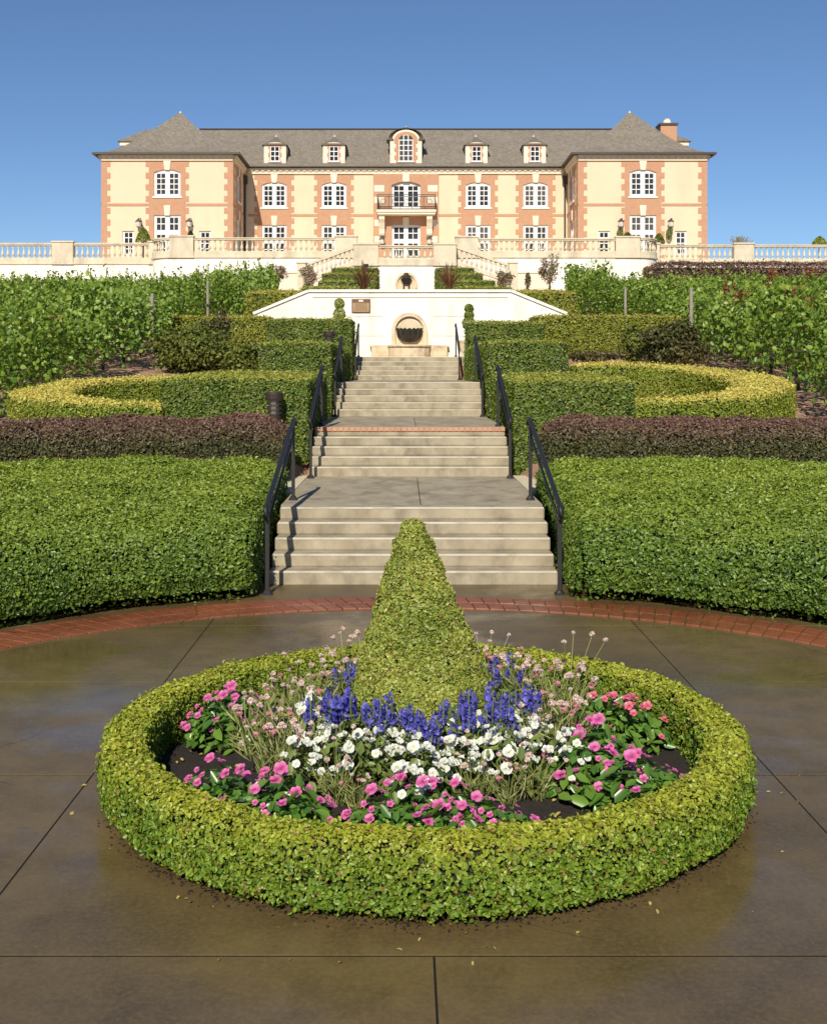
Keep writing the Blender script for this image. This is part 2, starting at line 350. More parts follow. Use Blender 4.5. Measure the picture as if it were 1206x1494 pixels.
def hedge(name, front, back, zf, zb, hf, hb, mat, size, label, group=None, rnd=0.15, closed=False, cover=2.3, six=True,
          lump=0.05, lumps=1.5, freshfn=None, tilt=0.6, core='core', prof=None, asp=0.6, cat='hedge', outn=None, shell=0.5, parent=None, endround=True):
    """leafy hedge lofted between a front and a back line; a closed dark core clothed in separate leaves"""
    front = np.array(front, float); back = np.array(back, float); n = len(front)
    arr = lambda q: np.full(n, q, float) if np.isscalar(q) else np.array(q, float)
    zf, zb, hf, hb = map(arr, (zf, zb, hf, hb))
    st = []
    W = np.linalg.norm(back - front, axis=1)
    for i in range(n):
        w = W[i]; r = min(rnd, w * 0.45, hf[i] * 0.45)
        e = 0.55 * r if (not closed and endround and i in (0, n - 1)) else 0.0
        if prof is None:
            pr = [(0.05 / w, 0, 0), (0, 0.3, 0), (0, 0.65, 0)]
            for a in (0, 30, 60, 90): pr.append((r * (1 - math.cos(math.radians(a))) / w, 1.0, -r * (1 - math.sin(math.radians(a)))))
            pr += [(0.35, 1, 0.0), (0.65, 1, 0.0)]
            pr += [(1 - t, h, o) for t, h, o in pr[:7][::-1]]
        else: pr = prof
        row = []
        for t, h, o in pr:
            xy = front[i] * (1 - t) + back[i] * t
            z0 = zf[i] * (1 - t) + zb[i] * t; hh = hf[i] * (1 - t) + hb[i] * t
            row.append((xy[0], xy[1], z0 + h * hh + o - (e * h if h > 0.5 else 0)))
        st.append(row)
    V = np.array(st); m = V.shape[1]; V = V.reshape(-1, 3)
    Q = []
    for i in range(n if closed else n - 1):
        j = (i + 1) % n
        for k in range(m - 1): Q.append((i * m + k, j * m + k, j * m + k + 1, i * m + k + 1))
    if not closed:
        for i in (0, n - 1):
            for k in range(m // 2):
                a, b2, c, d = i * m + k, i * m + k + 1, i * m + m - 2 - k, i * m + m - 1 - k
                if b2 < c or b2 == c: Q.append((a, b2, c, d) if i == n - 1 else (d, c, b2, a))
    Q = np.array([q for q in Q if len(set(q)) == 4])
    cen = V.mean(axis=0)
    bm = bmesh.new()
    bv = [bm.verts.new(p) for p in V]
    for q in Q: bm.faces.new([bv[i] for i in q])
    bm.verts.index_update()
    e0 = [e for e in bm.edges if e.is_boundary]
    if e0: bmesh.ops.holes_fill(bm, edges=e0)
    bmesh.ops.recalc_face_normals(bm, faces=bm.faces[:])
    bm.faces.ensure_lookup_table()
    Q = np.array([[v.index for v in f.verts] for f in bm.faces if len(f.verts) == 4])
    bm.free()
    dens = 2.86 * cover / (size * size) * (0.6 / asp) * 0.7
    def df(c, nn):
        w = np.ones(len(c)); w[(nn[:, 1] > 0.4) & (nn[:, 2] < 0.4)] = 0.45
        w[nn[:, 2] < -0.5] = 0.1
        return w
    P, Nn = quad_sample(V, Q, dens, df)
    lm = lump * (wob(P, lumps) + 0.5 * wob(P, lumps * 2.7, 3.0))
    P = P + Nn * (lm + size * shell * (rng.random(len(P)) * 1.3 - 0.5) + (rng.random(len(P)) < 0.05) * size * (0.4 + 0.9 * rng.random(len(P))))[:, None]
    # core pulled in
    cv = V.copy()
    LV, LQ, k = leaf_geo(P, Nn, size, tilt, asp, six)
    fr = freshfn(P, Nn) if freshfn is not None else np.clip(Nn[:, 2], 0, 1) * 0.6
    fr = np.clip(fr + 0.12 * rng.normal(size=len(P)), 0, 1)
    cn = np.zeros_like(V)
    fn = np.cross(V[Q[:, 1]] - V[Q[:, 0]], V[Q[:, 3]] - V[Q[:, 0]])
    for c in range(4): np.add.at(cn, Q[:, c], fn)
    cv = V - unit(cn) * (size * 0.45 + lump * 1.35)
    loc = Vector((float(cen[0]), float(cen[1]), float(V[:, 2].min())))
    allV = np.concatenate([cv, LV]) - np.array(loc)
    allQ = np.concatenate([Q, LQ + len(V)])
    mi = np.concatenate([np.zeros(len(Q)), np.ones(len(LQ))])
    fa = np.concatenate([np.zeros(len(V)), np.repeat(fr, k)])
    me = np_mesh(name, allV, allQ, [core, mat], mi, fa)
    o = link(name, me, None, loc)
    return tag(o, label, cat, group)
def cloud(name, P, Nn, size, mat, parent, tilt=0.8, asp=0.65, six=True, fresh=None, fold=0.22, axis=None):
    V, Q, k = leaf_geo(P, Nn, size, tilt, asp, six, fold=fold, axis=axis)
    fr = np.zeros(len(P)) if fresh is None else np.clip(fresh, 0, 1)
    V = V - np.array(ORG[parent.name])
    return link(name, np_mesh(name, V, Q, [mat], None, np.repeat(fr, k)), parent)
def blob_points(n, c, r, hollow=0.55, lumps=None, k=7):
    """points filling an uneven crown: several overlapping lobes"""
    c = np.array(c, float); r = np.array(r, float)
    lc = rng.normal(size=(k, 3)); lc = unit(lc) * (0.35 + 0.35 * rng.random((k, 1)))
    lr = 0.35 + 0.3 * rng.random(k)
    idx = rng.integers(0, k, n)
    d = unit(rng.normal(size=(n, 3)))
    rad = (hollow + (1 - hollow) * rng.random(n))[:, None]
    q = lc[idx] + d * rad * lr[idx][:, None]
    return c + q * r, unit(d + 0.4 * unit(q) + np.array([0, 0, 0.25]))
M['dormer_roof'] = surf('shaded_slate', (0.105, 0.088, 0.068), (0.17, 0.145, 0.11), 4.0, 0.85, 20.0, 0.3)  # roof tone painted darker to put in the shade on the dormers' slopes

# ------------------------------------------------------------------ camera, sun, sky
cam_d = bpy.data.cameras.new('camera'); cam = bpy.data.objects.new('camera', cam_d); COL.objects.link(cam)
cam.location = (CX, 0, EYE); cam.rotation_euler = (PI / 2, 0, 0)
cam_d.sensor_fit = 'HORIZONTAL'; cam_d.sensor_width = 36.0; cam_d.lens = 36.0 * F / 1206
cam_d.shift_x = (603 - VX) / 1206; cam_d.shift_y = (VY - 747) / 1206
cam_d.clip_start = 0.1; cam_d.clip_end = 6000
scene.camera = cam
SUN_EL, SUN_AZ = math.radians(36), math.radians(188.5)      # azimuth from +Y towards +X
sd = bpy.data.lights.new('sun', 'SUN'); so = bpy.data.objects.new('sun', sd); COL.objects.link(so)
sd.energy = 4.9; sd.angle = math.radians(0.5); sd.color = (1.0, 0.925, 0.80)
d = Vector((math.sin(SUN_AZ) * math.cos(SUN_EL), math.cos(SUN_AZ) * math.cos(SUN_EL), math.sin(SUN_EL)))
so.rotation_euler = d.to_track_quat('Z', 'Y').to_euler(); so.location = d * 60
w = bpy.data.worlds.new('World'); scene.world = w; w.use_nodes = True
wn = w.node_tree
for n in list(wn.nodes): wn.nodes.remove(n)
sk = wn.nodes.new('ShaderNodeTexSky'); sk.sky_type = 'NISHITA'; sk.sun_disc = False
sk.sun_elevation = SUN_EL; sk.sun_rotation = SUN_AZ
sk.altitude = 1500; sk.air_density = 1.0; sk.dust_density = 0.0; sk.ozone_density = 6.0
bg = wn.nodes.new('ShaderNodeBackground'); bg.inputs[1].default_value = 0.09
wo = wn.nodes.new('ShaderNodeOutputWorld')
wn.links.new(sk.outputs[0], bg.inputs[0]); wn.links.new(bg.outputs[0], wo.inputs[0])
vs = scene.view_settings; vs.view_transform = 'Standard'; vs.look = 'None'; vs.exposure = 0.15; vs.gamma = 1.0; vs.use_curve_mapping = False
scene.cycles.max_bounces = 6; scene.cycles.transparent_max_bounces = 4

# ------------------------------------------------------------------ ground
RISE, TREAD = 0.148, 0.30
SX0, SX1 = -1.68, 1.64
FLIGHTS = [(12.90, 5, 0.0), (18.40, 5, 0.74), (24.80, 5, 1.48), (35.0, 5, 2.22)]
TOPZ = 2.96
GY = [-3000, 13, 15, 16.5, 18, 20, 22, 25, 28, 33, 36, 46, 60, 75, 82.4, 83.4, 3000]
GZ = [0, 0, 0.15, 0.5, 0.75, 1.2, 1.55, 1.95, 2.25, 2.75, 3.1, 4.3, 5.5, 6.65, 7.4, 10.7, 10.7]
def G(y): return float(np.interp(y, GY, GZ))
def stair_z(y):
    z = 0.0
    for y0, n, zb in FLIGHTS:
        if y >= y0: z = zb + min(n, int((y - y0) / TREAD) + 1) * RISE
    return z
def ground_h(x, y):
    g = G(y)
    if 12.5 < y < 38.95 and abs(x) < 2.0: return min(g, stair_z(y - 0.4) - 0.16)
    if 35.5 < y < 38.95 and abs(x) < 3.6: return min(g, TOPZ - 0.1)
    if y >= 38.95 and abs(x) < 4.3 and y < 48: return max(g, 4.75)
    if 13 < y < 80 and abs(x) > 2.2: g += 0.06 * math.sin(x * 1.7 + y) * math.sin(y * 1.3 - x * 0.4)
    return g
xs = sorted(set([-3000, -800, -250, -120] + list(np.arange(-60, -14, 2.5)) + list(np.arange(-14, -4, 0.5)) + list(np.arange(-4, 4.01, 0.25)) +
                list(np.arange(4.5, 14, 0.5)) + list(np.arange(14, 61, 2.5)) + [120, 250, 800, 3000]))
ys = sorted(set([-3000, -600, -120, -30, -8, 0, 6, 12] + list(np.arange(12.5, 40, 0.4)) + list(np.arange(40, 82, 1.5)) + [82.4, 83.4, 90, 100, 120, 200, 600, 3000]))
g = MB(); g.v = [Vector((x, y, ground_h(x, y) - (0.03 if y < 12.9 else 0))) for y in ys for x in xs]
nx = len(xs)
g.f = [(j * nx + i, j * nx + i + 1, (j + 1) * nx + i + 1, (j + 1) * nx + i) for j in range(len(ys) - 1) for i in range(nx - 1)]
tag(g.build('ground', 'mulch'), kind='structure')

# pavement: real slabs with joints
XJ = [-8.1, -6.1, -4.05, -2.0, 0.0, 2.1, 4.15, 6.2, 8.2]
YJ = [-3.6, -1.5, 0.55, 2.6, 4.67, 6.77, 8.82, 10.8, 12.9]
p = MB()
for i in range(len(XJ) - 1):
    for j in range(len(YJ) - 1):
        gx, gy = 0.005, 0.009
        if YJ[j] == 4.67 and XJ[i] == 0.0: continue
        xe = XJ[i + 2] if YJ[j] == 4.67 and XJ[i + 1] == 0.0 else XJ[i + 1]
        p.box(XJ[i] + gx, xe - gx, YJ[j] + gy, YJ[j + 1] - gy, -0.10, 0.0)
tag(p.build('pavement', 'wet'), kind='structure')
jb = MB(); jb.box(XJ[0], XJ[-1], YJ[0], YJ[-1], -0.12, -0.004)
tag(jb.build('pavement_bed', 'joint'), kind='structure')
RC = (0.0, 6.75)
bk = MB()
for (r0, r1, nb, off) in ((4.80, 5.08, 200, 0.0), (5.09, 5.38, 200, 0.5)):
    for k in range(nb):
        a0 = 2 * PI * (k + off + 0.05) / nb; a1 = 2 * PI * (k + off + 0.95) / nb
        if math.sin((a0 + a1) / 2) < -0.35: continue
        z = 0.014 + 0.004 * random.random(); sh = 0.06
        q = [(r0, a0), (r1, a0 + sh * 0.2), (r1, a1 + sh * 0.2), (r0, a1)]
        pts = [(RC[0] + r * math.sin(a + 0) * 1, RC[1] + r * math.cos(a)) for r, a in [(r, PI / 2 - aa) for r, aa in q]]
        bk.slab(pts, -0.02, z)
tag(bk.build('brick_paving', 'wetbrick', bevel=0.004), kind='structure')

# stairs and landings
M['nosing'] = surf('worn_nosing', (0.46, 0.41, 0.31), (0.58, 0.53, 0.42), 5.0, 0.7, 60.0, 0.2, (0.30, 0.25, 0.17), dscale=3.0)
ORD = ['lowest', 'second', 'third', 'topmost']
for k, (y0, n, zb) in enumerate(FLIGHTS):
    m = MB()
    for i in range(n):
        yb = y0 + n * TREAD
        top = zb + (i + 1) * RISE
        e_ = 0.004 * ((i * 7) % 3 - 1)
        m.box(SX0 + e_, SX1 - e_, y0 + i * TREAD, yb + 0.001 * i, (zb - 0.4) if i == 0 else zb + i * RISE - 0.004, top)
    lab = ['wide lowest flight of grey concrete steps rising from the wet plaza behind the cone topiary',
           'second flight of concrete steps topped by a red brick edging course',
           'third flight of concrete steps just above the brick edging and its landing',
           'topmost flight of concrete steps right below the wall fountain'][k]
    o = m.build('step_flight', 'concrete', loc=(0, y0, zb), bevel=0.022)
    tag(o, lab, 'steps', 'flights of concrete steps up the slope')
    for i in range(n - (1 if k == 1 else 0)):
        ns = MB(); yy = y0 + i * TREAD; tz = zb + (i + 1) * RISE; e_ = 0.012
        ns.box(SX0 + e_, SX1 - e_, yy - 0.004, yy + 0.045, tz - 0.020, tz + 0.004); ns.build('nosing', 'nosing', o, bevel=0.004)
    if k == 1:
        b2 = MB()
        for q in range(33):
            x0 = SX0 + q * (SX1 - SX0) / 33
            b2.box(x0 + 0.005, x0 + (SX1 - SX0) / 33 - 0.005, y0 + (n - 1) * TREAD - 0.022, y0 + (n - 1) * TREAD + 0.26, zb + n * RISE - 0.065, zb + n * RISE + 0.004)
        b2.build('brick_edging', mk_brick('step_brick', (0.46, 0.20, 0.105), (0.52, 0.27, 0.16), (0.45, 0.3, 0.2), 2.0), o, bevel=0.006)
for a, b, z in ((14.40, 18.40, 0.74), (19.90, 24.80, 1.48), (26.30, 35.0, 2.22)):
    m = MB(); xm = 0.09
    for x0, x1 in ((SX0 - 0.02, xm - 0.005), (xm + 0.005, SX1 + 0.02)):
        for y0, y1 in ((a + 0.002, (a + b) / 2 - 0.004), ((a + b) / 2 + 0.004, b + 0.05)):
            m.box(x0, x1, y0, y1, z - 0.3, z - 0.002)
    tag(m.build('landing', 'concrete', bevel=0.006), kind='structure')
m = MB(); m.box(-3.4, 3.4, 36.5, 38.6, TOPZ - 0.3, TOPZ - 0.002)
tag(m.build('landing', 'concrete'), kind='structure')
for s in (-1, 1):
    m = MB()
    x0, x1 = (SX1 + 0.03, SX1 + 1.3) if s > 0 else (SX0 - 1.3, SX0 - 0.03)
    m.box(x0, x1, 16.2, 18.6, 0.55, 0.735)
    tag(m.build('path', 'path_pale'), kind='structure')

# ------------------------------------------------------------------ handrails
def handrail(y0, y1, z0, z1, side, label, lowz=0.98, topz=1.05):
    xa = -1.62 if side < 0 else 1.58
    xb = xa * 0.985
    root = thing('handrail', (xa, y0, z0), label, 'handrail', 'black iron handrails along the steps')
    A = Vector((xa, y0, z0)); B = Vector((xb, y1, z1))
    at0 = A + Vector((0, 0, lowz)); bt = B + Vector((0, 0, topz))
    dr = (bt - at0).normalized()
    r = MB()
    pts = [bt + Vector((0, 0.28, -0.06)), bt + Vector((0, 0.24, 0.0)), bt + Vector((0, 0.10, 0.02)), bt, at0]
    # scroll at the low end
    for k in range(9):
        a = -0.3 + k * 0.62; rad = 0.085 - 0.006 * k
        pts.append(at0 + Vector((0, -0.03 - rad * math.sin(a) - 0.02, -0.085 + rad * math.cos(a))))
    r.tube(pts, [0.030] * 5 + [0.030 - 0.0012 * k for k in range(9)], 8)
    r.build('rail', 'iron', root, smooth=True)
    l = MB(); l.tube([A + Vector((0, 0.02, lowz - 0.20)), B + Vector((0, -0.02, topz - 0.20))], 0.019, 8)
    l.build('lower_rail', 'iron', root, smooth=True)
    for q, hgt in ((A, lowz), (B, topz)):
        pm = MB(); pm.box(q.x - 0.022, q.x + 0.022, q.y - 0.022, q.y + 0.022, q.z, q.z + hgt)
        po = pm.build('post', 'iron', root, bevel=0.004)
        bm_ = MB(); bm_.box(q.x - 0.055, q.x + 0.055, q.y - 0.055, q.y + 0.055, q.z - 0.01, q.z + 0.022)
        bm_.lathe([(0.05, 0.02), (0.036, 0.05), (0.03, 0.055)], q, 8)
        bm_.build('base_plate', 'iron', po)
RL = [(12.30, 14.95, 0.0, 0.74), (18.05, 20.05, 0.74, 1.48), (24.45, 26.45, 1.48, 2.22), (34.7, 36.4, 2.22, 2.96)]
for k, (a, b, za, zb) in enumerate(RL):
    for s, sn in ((-1, 'left'), (1, 'right')):
        handrail(a, b, za, zb, s, 'black iron handrail on the %s of the %s flight of steps' % (sn, ORD[k]))

# ------------------------------------------------------------------ bollard lights
def bollard(px, ybot, ytop, dd, label, s=1.0):
    c = at(px, ybot, dd); hh = az(ytop, dd) - c.z
    root = thing('bollard_light', c, label, 'bollard light', 'dark bronze bollard lights by the steps')
    r = 0.135 * s
    b = MB(); b.lathe([(r * 0.86, 0), (r * 0.86, hh * 0.5)], c, 20); b.build('post', 'bronze', root, smooth=False)
    for k in range(3):
        z = hh * (0.53 + 0.10 * k)
        l = MB(); l.lathe([(r * 0.98, z), (r * 0.80, z + hh * 0.065), (r * 0.62, z + hh * 0.065)], c, 20); l.build('louvre', 'bronze', root)
    gl = MB(); gl.lathe([(r * 0.6, hh * 0.5), (r * 0.6, hh * 0.84)], c, 16); gl.build('lamp_lens', 'lampglass', root)
    cp = MB(); cp.lathe([(r * 1.06, hh * 0.82), (r * 1.1, hh * 0.86), (r * 1.1, hh * 0.96), (r * 0.95, hh)], c, 20); cp.build('cap', 'bronze', root)
bollard(400, 640, 572, 18.65, 'dark bronze bollard light in front of the left box hedge by the second flight')
bollard(480, 520, 484, 27.5, 'dark bollard light whose cap shows over the upper left box hedge', 1.0)
bollard(534, 400, 385, 70, 'tiny dark bollard light standing on the topmost left stepped hedge', 1.0)

# ------------------------------------------------------------------ planting: hedges
def line(x0, y0, x1, y1, n): return [(x0 + (x1 - x0) * k / (n - 1), y0 + (y1 - y0) * k / (n - 1)) for k in range(n)]
def arc(r, a0, a1, n, c=RC): return [(c[0] + r * math.cos(a0 + (a1 - a0) * k / (n - 1)), c[1] + r * math.sin(a0 + (a1 - a0) * k / (n - 1))) for k in range(n)]
# round clipped hedge about the bed
n = 64
fr_ = [(RC[0] + 1.865 * math.cos(2 * PI * k / n), RC[1] + 1.865 * math.sin(2 * PI * k / n)) for k in range(n)]
bk_ = [(RC[0] + 1.63 * math.cos(2 * PI * k / n), RC[1] + 1.63 * math.sin(2 * PI * k / n)) for k in range(n)]
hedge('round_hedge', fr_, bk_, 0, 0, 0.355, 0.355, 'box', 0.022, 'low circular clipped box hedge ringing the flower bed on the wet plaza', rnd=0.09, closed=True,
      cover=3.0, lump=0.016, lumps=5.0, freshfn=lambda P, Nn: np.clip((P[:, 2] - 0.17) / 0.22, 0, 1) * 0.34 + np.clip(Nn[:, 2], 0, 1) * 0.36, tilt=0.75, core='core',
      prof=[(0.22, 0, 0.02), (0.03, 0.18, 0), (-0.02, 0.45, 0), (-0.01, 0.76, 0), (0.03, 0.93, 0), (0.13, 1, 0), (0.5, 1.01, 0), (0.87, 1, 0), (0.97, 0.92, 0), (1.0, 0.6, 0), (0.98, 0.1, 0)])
# cone topiary
CY = (0.0, 6.97)
ct = thing('cone_topiary', (CY[0], CY[1], 0.08), 'clipped pale green cone topiary rising from the middle of the round flower bed', 'topiary')
prof = [(0.48, 0.06), (0.495, 0.16), (0.455, 0.36), (0.390, 0.58), (0.272, 0.92), (0.155, 1.236), (0.062, 1.485), (0.02, 1.51)]
nn_ = 32
V = np.array([(CY[0] + r * math.cos(2 * PI * k / nn_) - 0.055 * max(0, z - .2), CY[1] + r * math.sin(2 * PI * k / nn_), z) for r, z in prof for k in range(nn_)])
Q = np.array([(i * nn_ + k, i * nn_ + (k + 1) % nn_, (i + 1) * nn_ + (k + 1) % nn_, (i + 1) * nn_ + k) for i in range(len(prof) - 1) for k in range(nn_)])
P, Nn = quad_sample(V, Q, 29000)
P = P + Nn * (0.016 * wob(P, 9.0) + 0.02 * wob(P, 22.0, 2.0) + 0.02 * (rng.random(len(P)) - 0.6))[:, None]
cloud('crown', P, Nn, 0.019, 'cone', ct, 0.8, 0.6, True, 0.25 + 0.3 * wob(P, 6.0) + 0.15 * rng.normal(size=len(P)))
c0 = MB()
c0.lathe([(max(0.004, r * 0.86 - 0.025), z - 0.03) for r, z in prof], (CY[0] - 0.03, CY[1], 0), 24); c0.build('branches', 'core', ct)
# big privet hedges on either side of the steps
def big_hedge(side, label):
    n = 26; th0 = math.radians(17.0); th1 = math.radians(70)
    fr, bk2 = [], []
    for k in range(n):
        t = k / (n - 1); th = th0 + (th1 - th0) * t
        r = 5.50
        x = r * math.sin(th); y = RC[1] + r * math.cos(th)
        if k == 0: x = 1.76
        fr.append((side * x, y))
        bx = 1.82 + t * 7.4; by = 16.4 - 1.6 * t ** 1.5
        bk2.append((side * bx, by))
    t = np.linspace(0, 1, n)
    pr = [(0.03, 0, 0.02), (0.008, 0.12, 0), (-0.004, 0.3, 0), (0.0, 0.48, 0), (0.012, 0.62, 0), (0.04, 0.74, 0), (0.10, 0.83, 0), (0.22, 0.90, 0), (0.45, 0.96, 0), (0.75, 1.0, 0), (0.93, 0.99, 0), (0.985, 0.93, 0), (1.0, 0.8, 0), (1.0, 0.0, 0)]
    ends = 1.0 - 0.06 * np.exp(-((t - 0) / 0.06) ** 2)
    hedge('privet_hedge', fr, bk2, 0.0, 0.25, (1.02 + 0.03 * np.sin(t * 9)) * ends, 0.98 * ends, 'privet', 0.035, label, 'broad glossy green hedges at the foot of the steps', 0.2,
          cover=3.0, lump=0.060, lumps=2.3, prof=pr, tilt=0.7, freshfn=lambda P, Nn: np.clip(Nn[:, 2], 0, 1) * 0.55 * np.clip((P[:, 2] - 0.5) / 0.6, 0, 1) + 0.05)
big_hedge(-1, 'broad mounded glossy green hedge left of the steps behind the brick edging')
big_hedge(1, 'broad mounded glossy green hedge right of the steps behind the brick edging')
# purple hedges
def fpurple(P, Nn, z0=1.28, z1=1.72):
    return np.clip((P[:, 2] - z0) / (z1 - z0), 0, 1) * 0.75 + np.clip(Nn[:, 2], 0, 1) * 0.2 - 0.05
for s, x0, lab in ((-1, -1.98, 'wine-red topped hedge behind the left broad green hedge'), (1, 2.12, 'wine-red topped hedge behind the right broad green hedge')):
    n = 24
    fr = line(x0, 17.2, x0 + s * 8, 16.3, n); bk2 = line(x0, 18.35, x0 + s * 8, 17.7, n)
    hh = 0.98 + 0.012 * np.sin(np.linspace(0, 23, n))
    hedge('barberry_hedge', fr, bk2, 0.62, 0.8, hh, hh - 0.06, 'purple', 0.042, lab, 'wine-red topped hedges', 0.28, cover=2.6, lump=0.05, lumps=2.0, freshfn=fpurple, tilt=0.9, asp=0.5)
hedge('barberry_hedge', line(ax(946, 79), 78.6, ax(1300, 79), 78.6, 20), line(ax(946, 79), 81.2, ax(1300, 79), 81.2, 20), 7.4, 7.6, az(386, 79) - 7.4, az(383, 80) - 7.6, 'purple', 0.16,
      'brownish red hedge below the right balustrade above the vines', rnd=0.5, cover=2.2, six=False, lump=0.12, lumps=0.9, freshfn=lambda P, Nn: np.full(len(P), 0.75), tilt=0.9)
# tiers of box hedges beside the steps
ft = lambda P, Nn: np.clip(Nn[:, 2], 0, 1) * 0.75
def tier(px0, px1, ytop, dd, depth, zb, lab, mat='tier', size=0.042, rise=0.0, **kw):
    x0, x1 = sorted((ax(px0, dd), ax(px1, dd)))
    if dd < 35.0: x0, x1 = (x0, min(x1, -1.74)) if x1 < 0 else (max(x0, 1.70), x1)
    n = max(6, int((x1 - x0) / 0.4)); h = az(ytop, dd) - zb
    return hedge('box_hedge', line(x0, dd, x1, dd, n), line(x0, dd + depth, x1, dd + depth, n), zb, zb, h, h + rise, mat, size, lab, 'clipped box hedges stepping up the slope', kw.pop('rnd', 0.055),
          freshfn=kw.pop('freshfn', ft), lump=kw.pop('lump', 0.013), tilt=0.55, **kw)
tier(235, 461, 552, 18.9, 4.6, 0.9, 'square-cut dark green hedge left of the brick edging behind the bollard light', rise=0.10, cover=2.8)
tier(741, 925, 555, 18.7, 4.8, 0.72, 'square-cut dark green hedge right of the brick edging before the golden hedge', rise=0.10, cover=2.8)
tier(378, 491, 499, 24.9, 8.5, 1.46, 'narrower square-cut hedge left of the third flight of steps', size=0.046, rise=0.0)
tier(700, 828, 498, 24.9, 8.5, 1.46, 'narrower square-cut hedge right of the third flight of steps', size=0.046, rise=0.0)
tier(390, 513, 466, 34.6, 1.8, 2.2, 'dark green hedge block beside the left rail of the topmost flight', size=0.056, rise=0.02)
tier(684, 793, 470, 34.6, 1.8, 2.2, 'dark green hedge block beside the right rail of the topmost flight', size=0.056, rise=0.02)
tier(226, 392, 462, 35.8, 1.6, 2.9, 'sunlit olive hedge left of the white fountain wall behind the juniper', 'olive', 0.06, rise=0.02)
tier(780, 1000, 461, 35.8, 1.6, 2.9, 'long sunlit olive hedge right of the white fountain wall behind the brown bush', 'olive', 0.06, rise=0.02)
tier(358, 437, 427, 41, 2.6, 4.2, 'bright hedge behind the left sloping end of the white wall', 'olive', 0.07, rise=0.25)
tier(749, 841, 427, 41, 2.6, 4.2, 'bright hedge behind the right sloping end of the white wall', 'olive', 0.07, rise=0.25)
rows = [(440, 540, 655, 746, 418, 50), (465, 548, 648, 722, 408.5, 58), (470, 550, 640, 703, 398.5, 66), (484, 551, 636, 691, 390, 74)]
RW = ['lowest', 'second lowest', 'second highest', 'highest']
for k, (a, b, c, dd_, yt, dd) in enumerate(rows):
    for s, (u, v) in (('left', (a, b)), ('right', (c, dd_))):
        tier(u, v, yt, dd, 2.2, az(yt, dd) - 1.5, '%s of the stepped dark hedges %s of the terrace fountain' % (RW[k], s), 'tier', 0.075, rise=0.0, six=False, cover=2.6, rnd=0.08, lump=0.03,
             freshfn=lambda P, Nn, zt=az(yt, dd): np.clip((P[:, 2] - zt + 0.14) / 0.14, 0, 1) * 0.85)  # pale top band paints in the lit upper edge of each step
# golden U-shaped hedges
def golden(side, c, ro_x, ro_y, wd, z_fn, a0, a1, lab):
    n = 40; fr, bk2, z0, hh = [], [], [], []
    for k in range(n):
        a = a0 + (a1 - a0) * k / (n - 1)
        fx, fy = c[0] + ro_x * math.cos(a), c[1] + ro_y * math.sin(a)
        bx, by = c[0] + (ro_x - wd) * math.cos(a), c[1] + (ro_y - wd * 0.62) * math.sin(a)
        fr.append((fx, fy)); bk2.append((bx, by))
        z0.append(G((fy + by) / 2) - 0.25); hh.append(z_fn((fx + bx) / 2, (fy + by) / 2) - z0[-1])
    hedge('golden_hedge', fr, bk2, z0, z0, hh, hh, 'yellow', 0.042, lab, 'golden topped curved hedges', 0.10, cover=2.8, lump=0.02,
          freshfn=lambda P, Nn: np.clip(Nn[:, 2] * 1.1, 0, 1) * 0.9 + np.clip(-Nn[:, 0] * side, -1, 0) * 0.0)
golden(-1, (-4.0, 21.3), 3.5, 2.55, 1.15, lambda x, y: 1.93 + (y - 19.2) * 0.10, math.radians(88), math.radians(267), 'golden topped curved hedge on the left slope opening towards the steps')
golden(1, (4.0, 22.1), 3.35, 3.2, 1.15, lambda x, y: 1.98 + (y - 19.2) * 0.115 + 0.0 * x, math.radians(98), math.radians(-98), 'golden topped curved hedge on the right slope opening towards the steps')

# ------------------------------------------------------------------ shrubs
def shrub(name, px, ybot, ytop, wpx, dd, mat, size, nleaf, label, cat='shrub', group=None, fresh=0.3, k=8, squash=1.0, tilt=0.9, asp=0.55):
    c = at(px, ybot, dd); h = az(ytop, dd) - c.z; w_ = wpx * dd / F / 2
    root = thing(name, c, label, cat, group)
    P, Nn = blob_points(nleaf, (c.x, c.y, c.z + h * 0.52), (w_ * 1.15, w_ * 0.9 * squash, h * 0.56), 0.3, k=k)
    cloud('foliage', P, Nn, size, mat, root, tilt, asp, size > 0.07 and dd < 40, fresh + 0.25 * wob(P, 1.5, 4.0))
    t = MB()
    for q in range(5):
        e = Vector((c.x + random.uniform(-.5, .5) * w_, c.y + random.uniform(-.3, .3) * w_, c.z + h * random.uniform(.5, .8)))
        t.tube([c + Vector((random.uniform(-.05, .05), 0, -0.1)), (c + e) / 2 + Vector((random.uniform(-.1, .1), 0, 0)), e], [0.03, 0.02, 0.008], 5)
    t.build('stem', 'bark', root)
    return root
shrub('juniper', 285, 548, 480, 125, 30, 'juniper', 0.09, 9000, 'low spreading feathery juniper in front of the left olive hedge', 'juniper', fresh=0.2, k=16)
shrub('juniper', 355, 552, 505, 70, 29, 'juniper', 0.09, 4000, 'smaller juniper tuft between the spreading juniper and the left hedge tiers', 'juniper', fresh=0.15, k=10)
shrub('bush', 312, 500, 461, 54, 33, 'shrub', 0.085, 3500, 'brownish twiggy bush before the left olive hedge', 'shrub', fresh=0.35)
shrub('bush', 978, 534, 472, 104, 29, 'shrub', 0.085, 11000, 'rounded dark brown-green bush beside the right olive hedge', 'shrub', fresh=0.05, k=12)
shrub('bush', 926, 528, 478, 56, 31, 'juniper', 0.085, 4500, 'light olive bush left of the rounded brown bush', 'shrub', fresh=0.3, k=9)
shrub('ground_plant', 870, 528, 512, 90, 29, 'shrub', 0.08, 2600, 'low green-brown plants in the strip above the right golden hedge', 'plant', fresh=0.2, k=12)
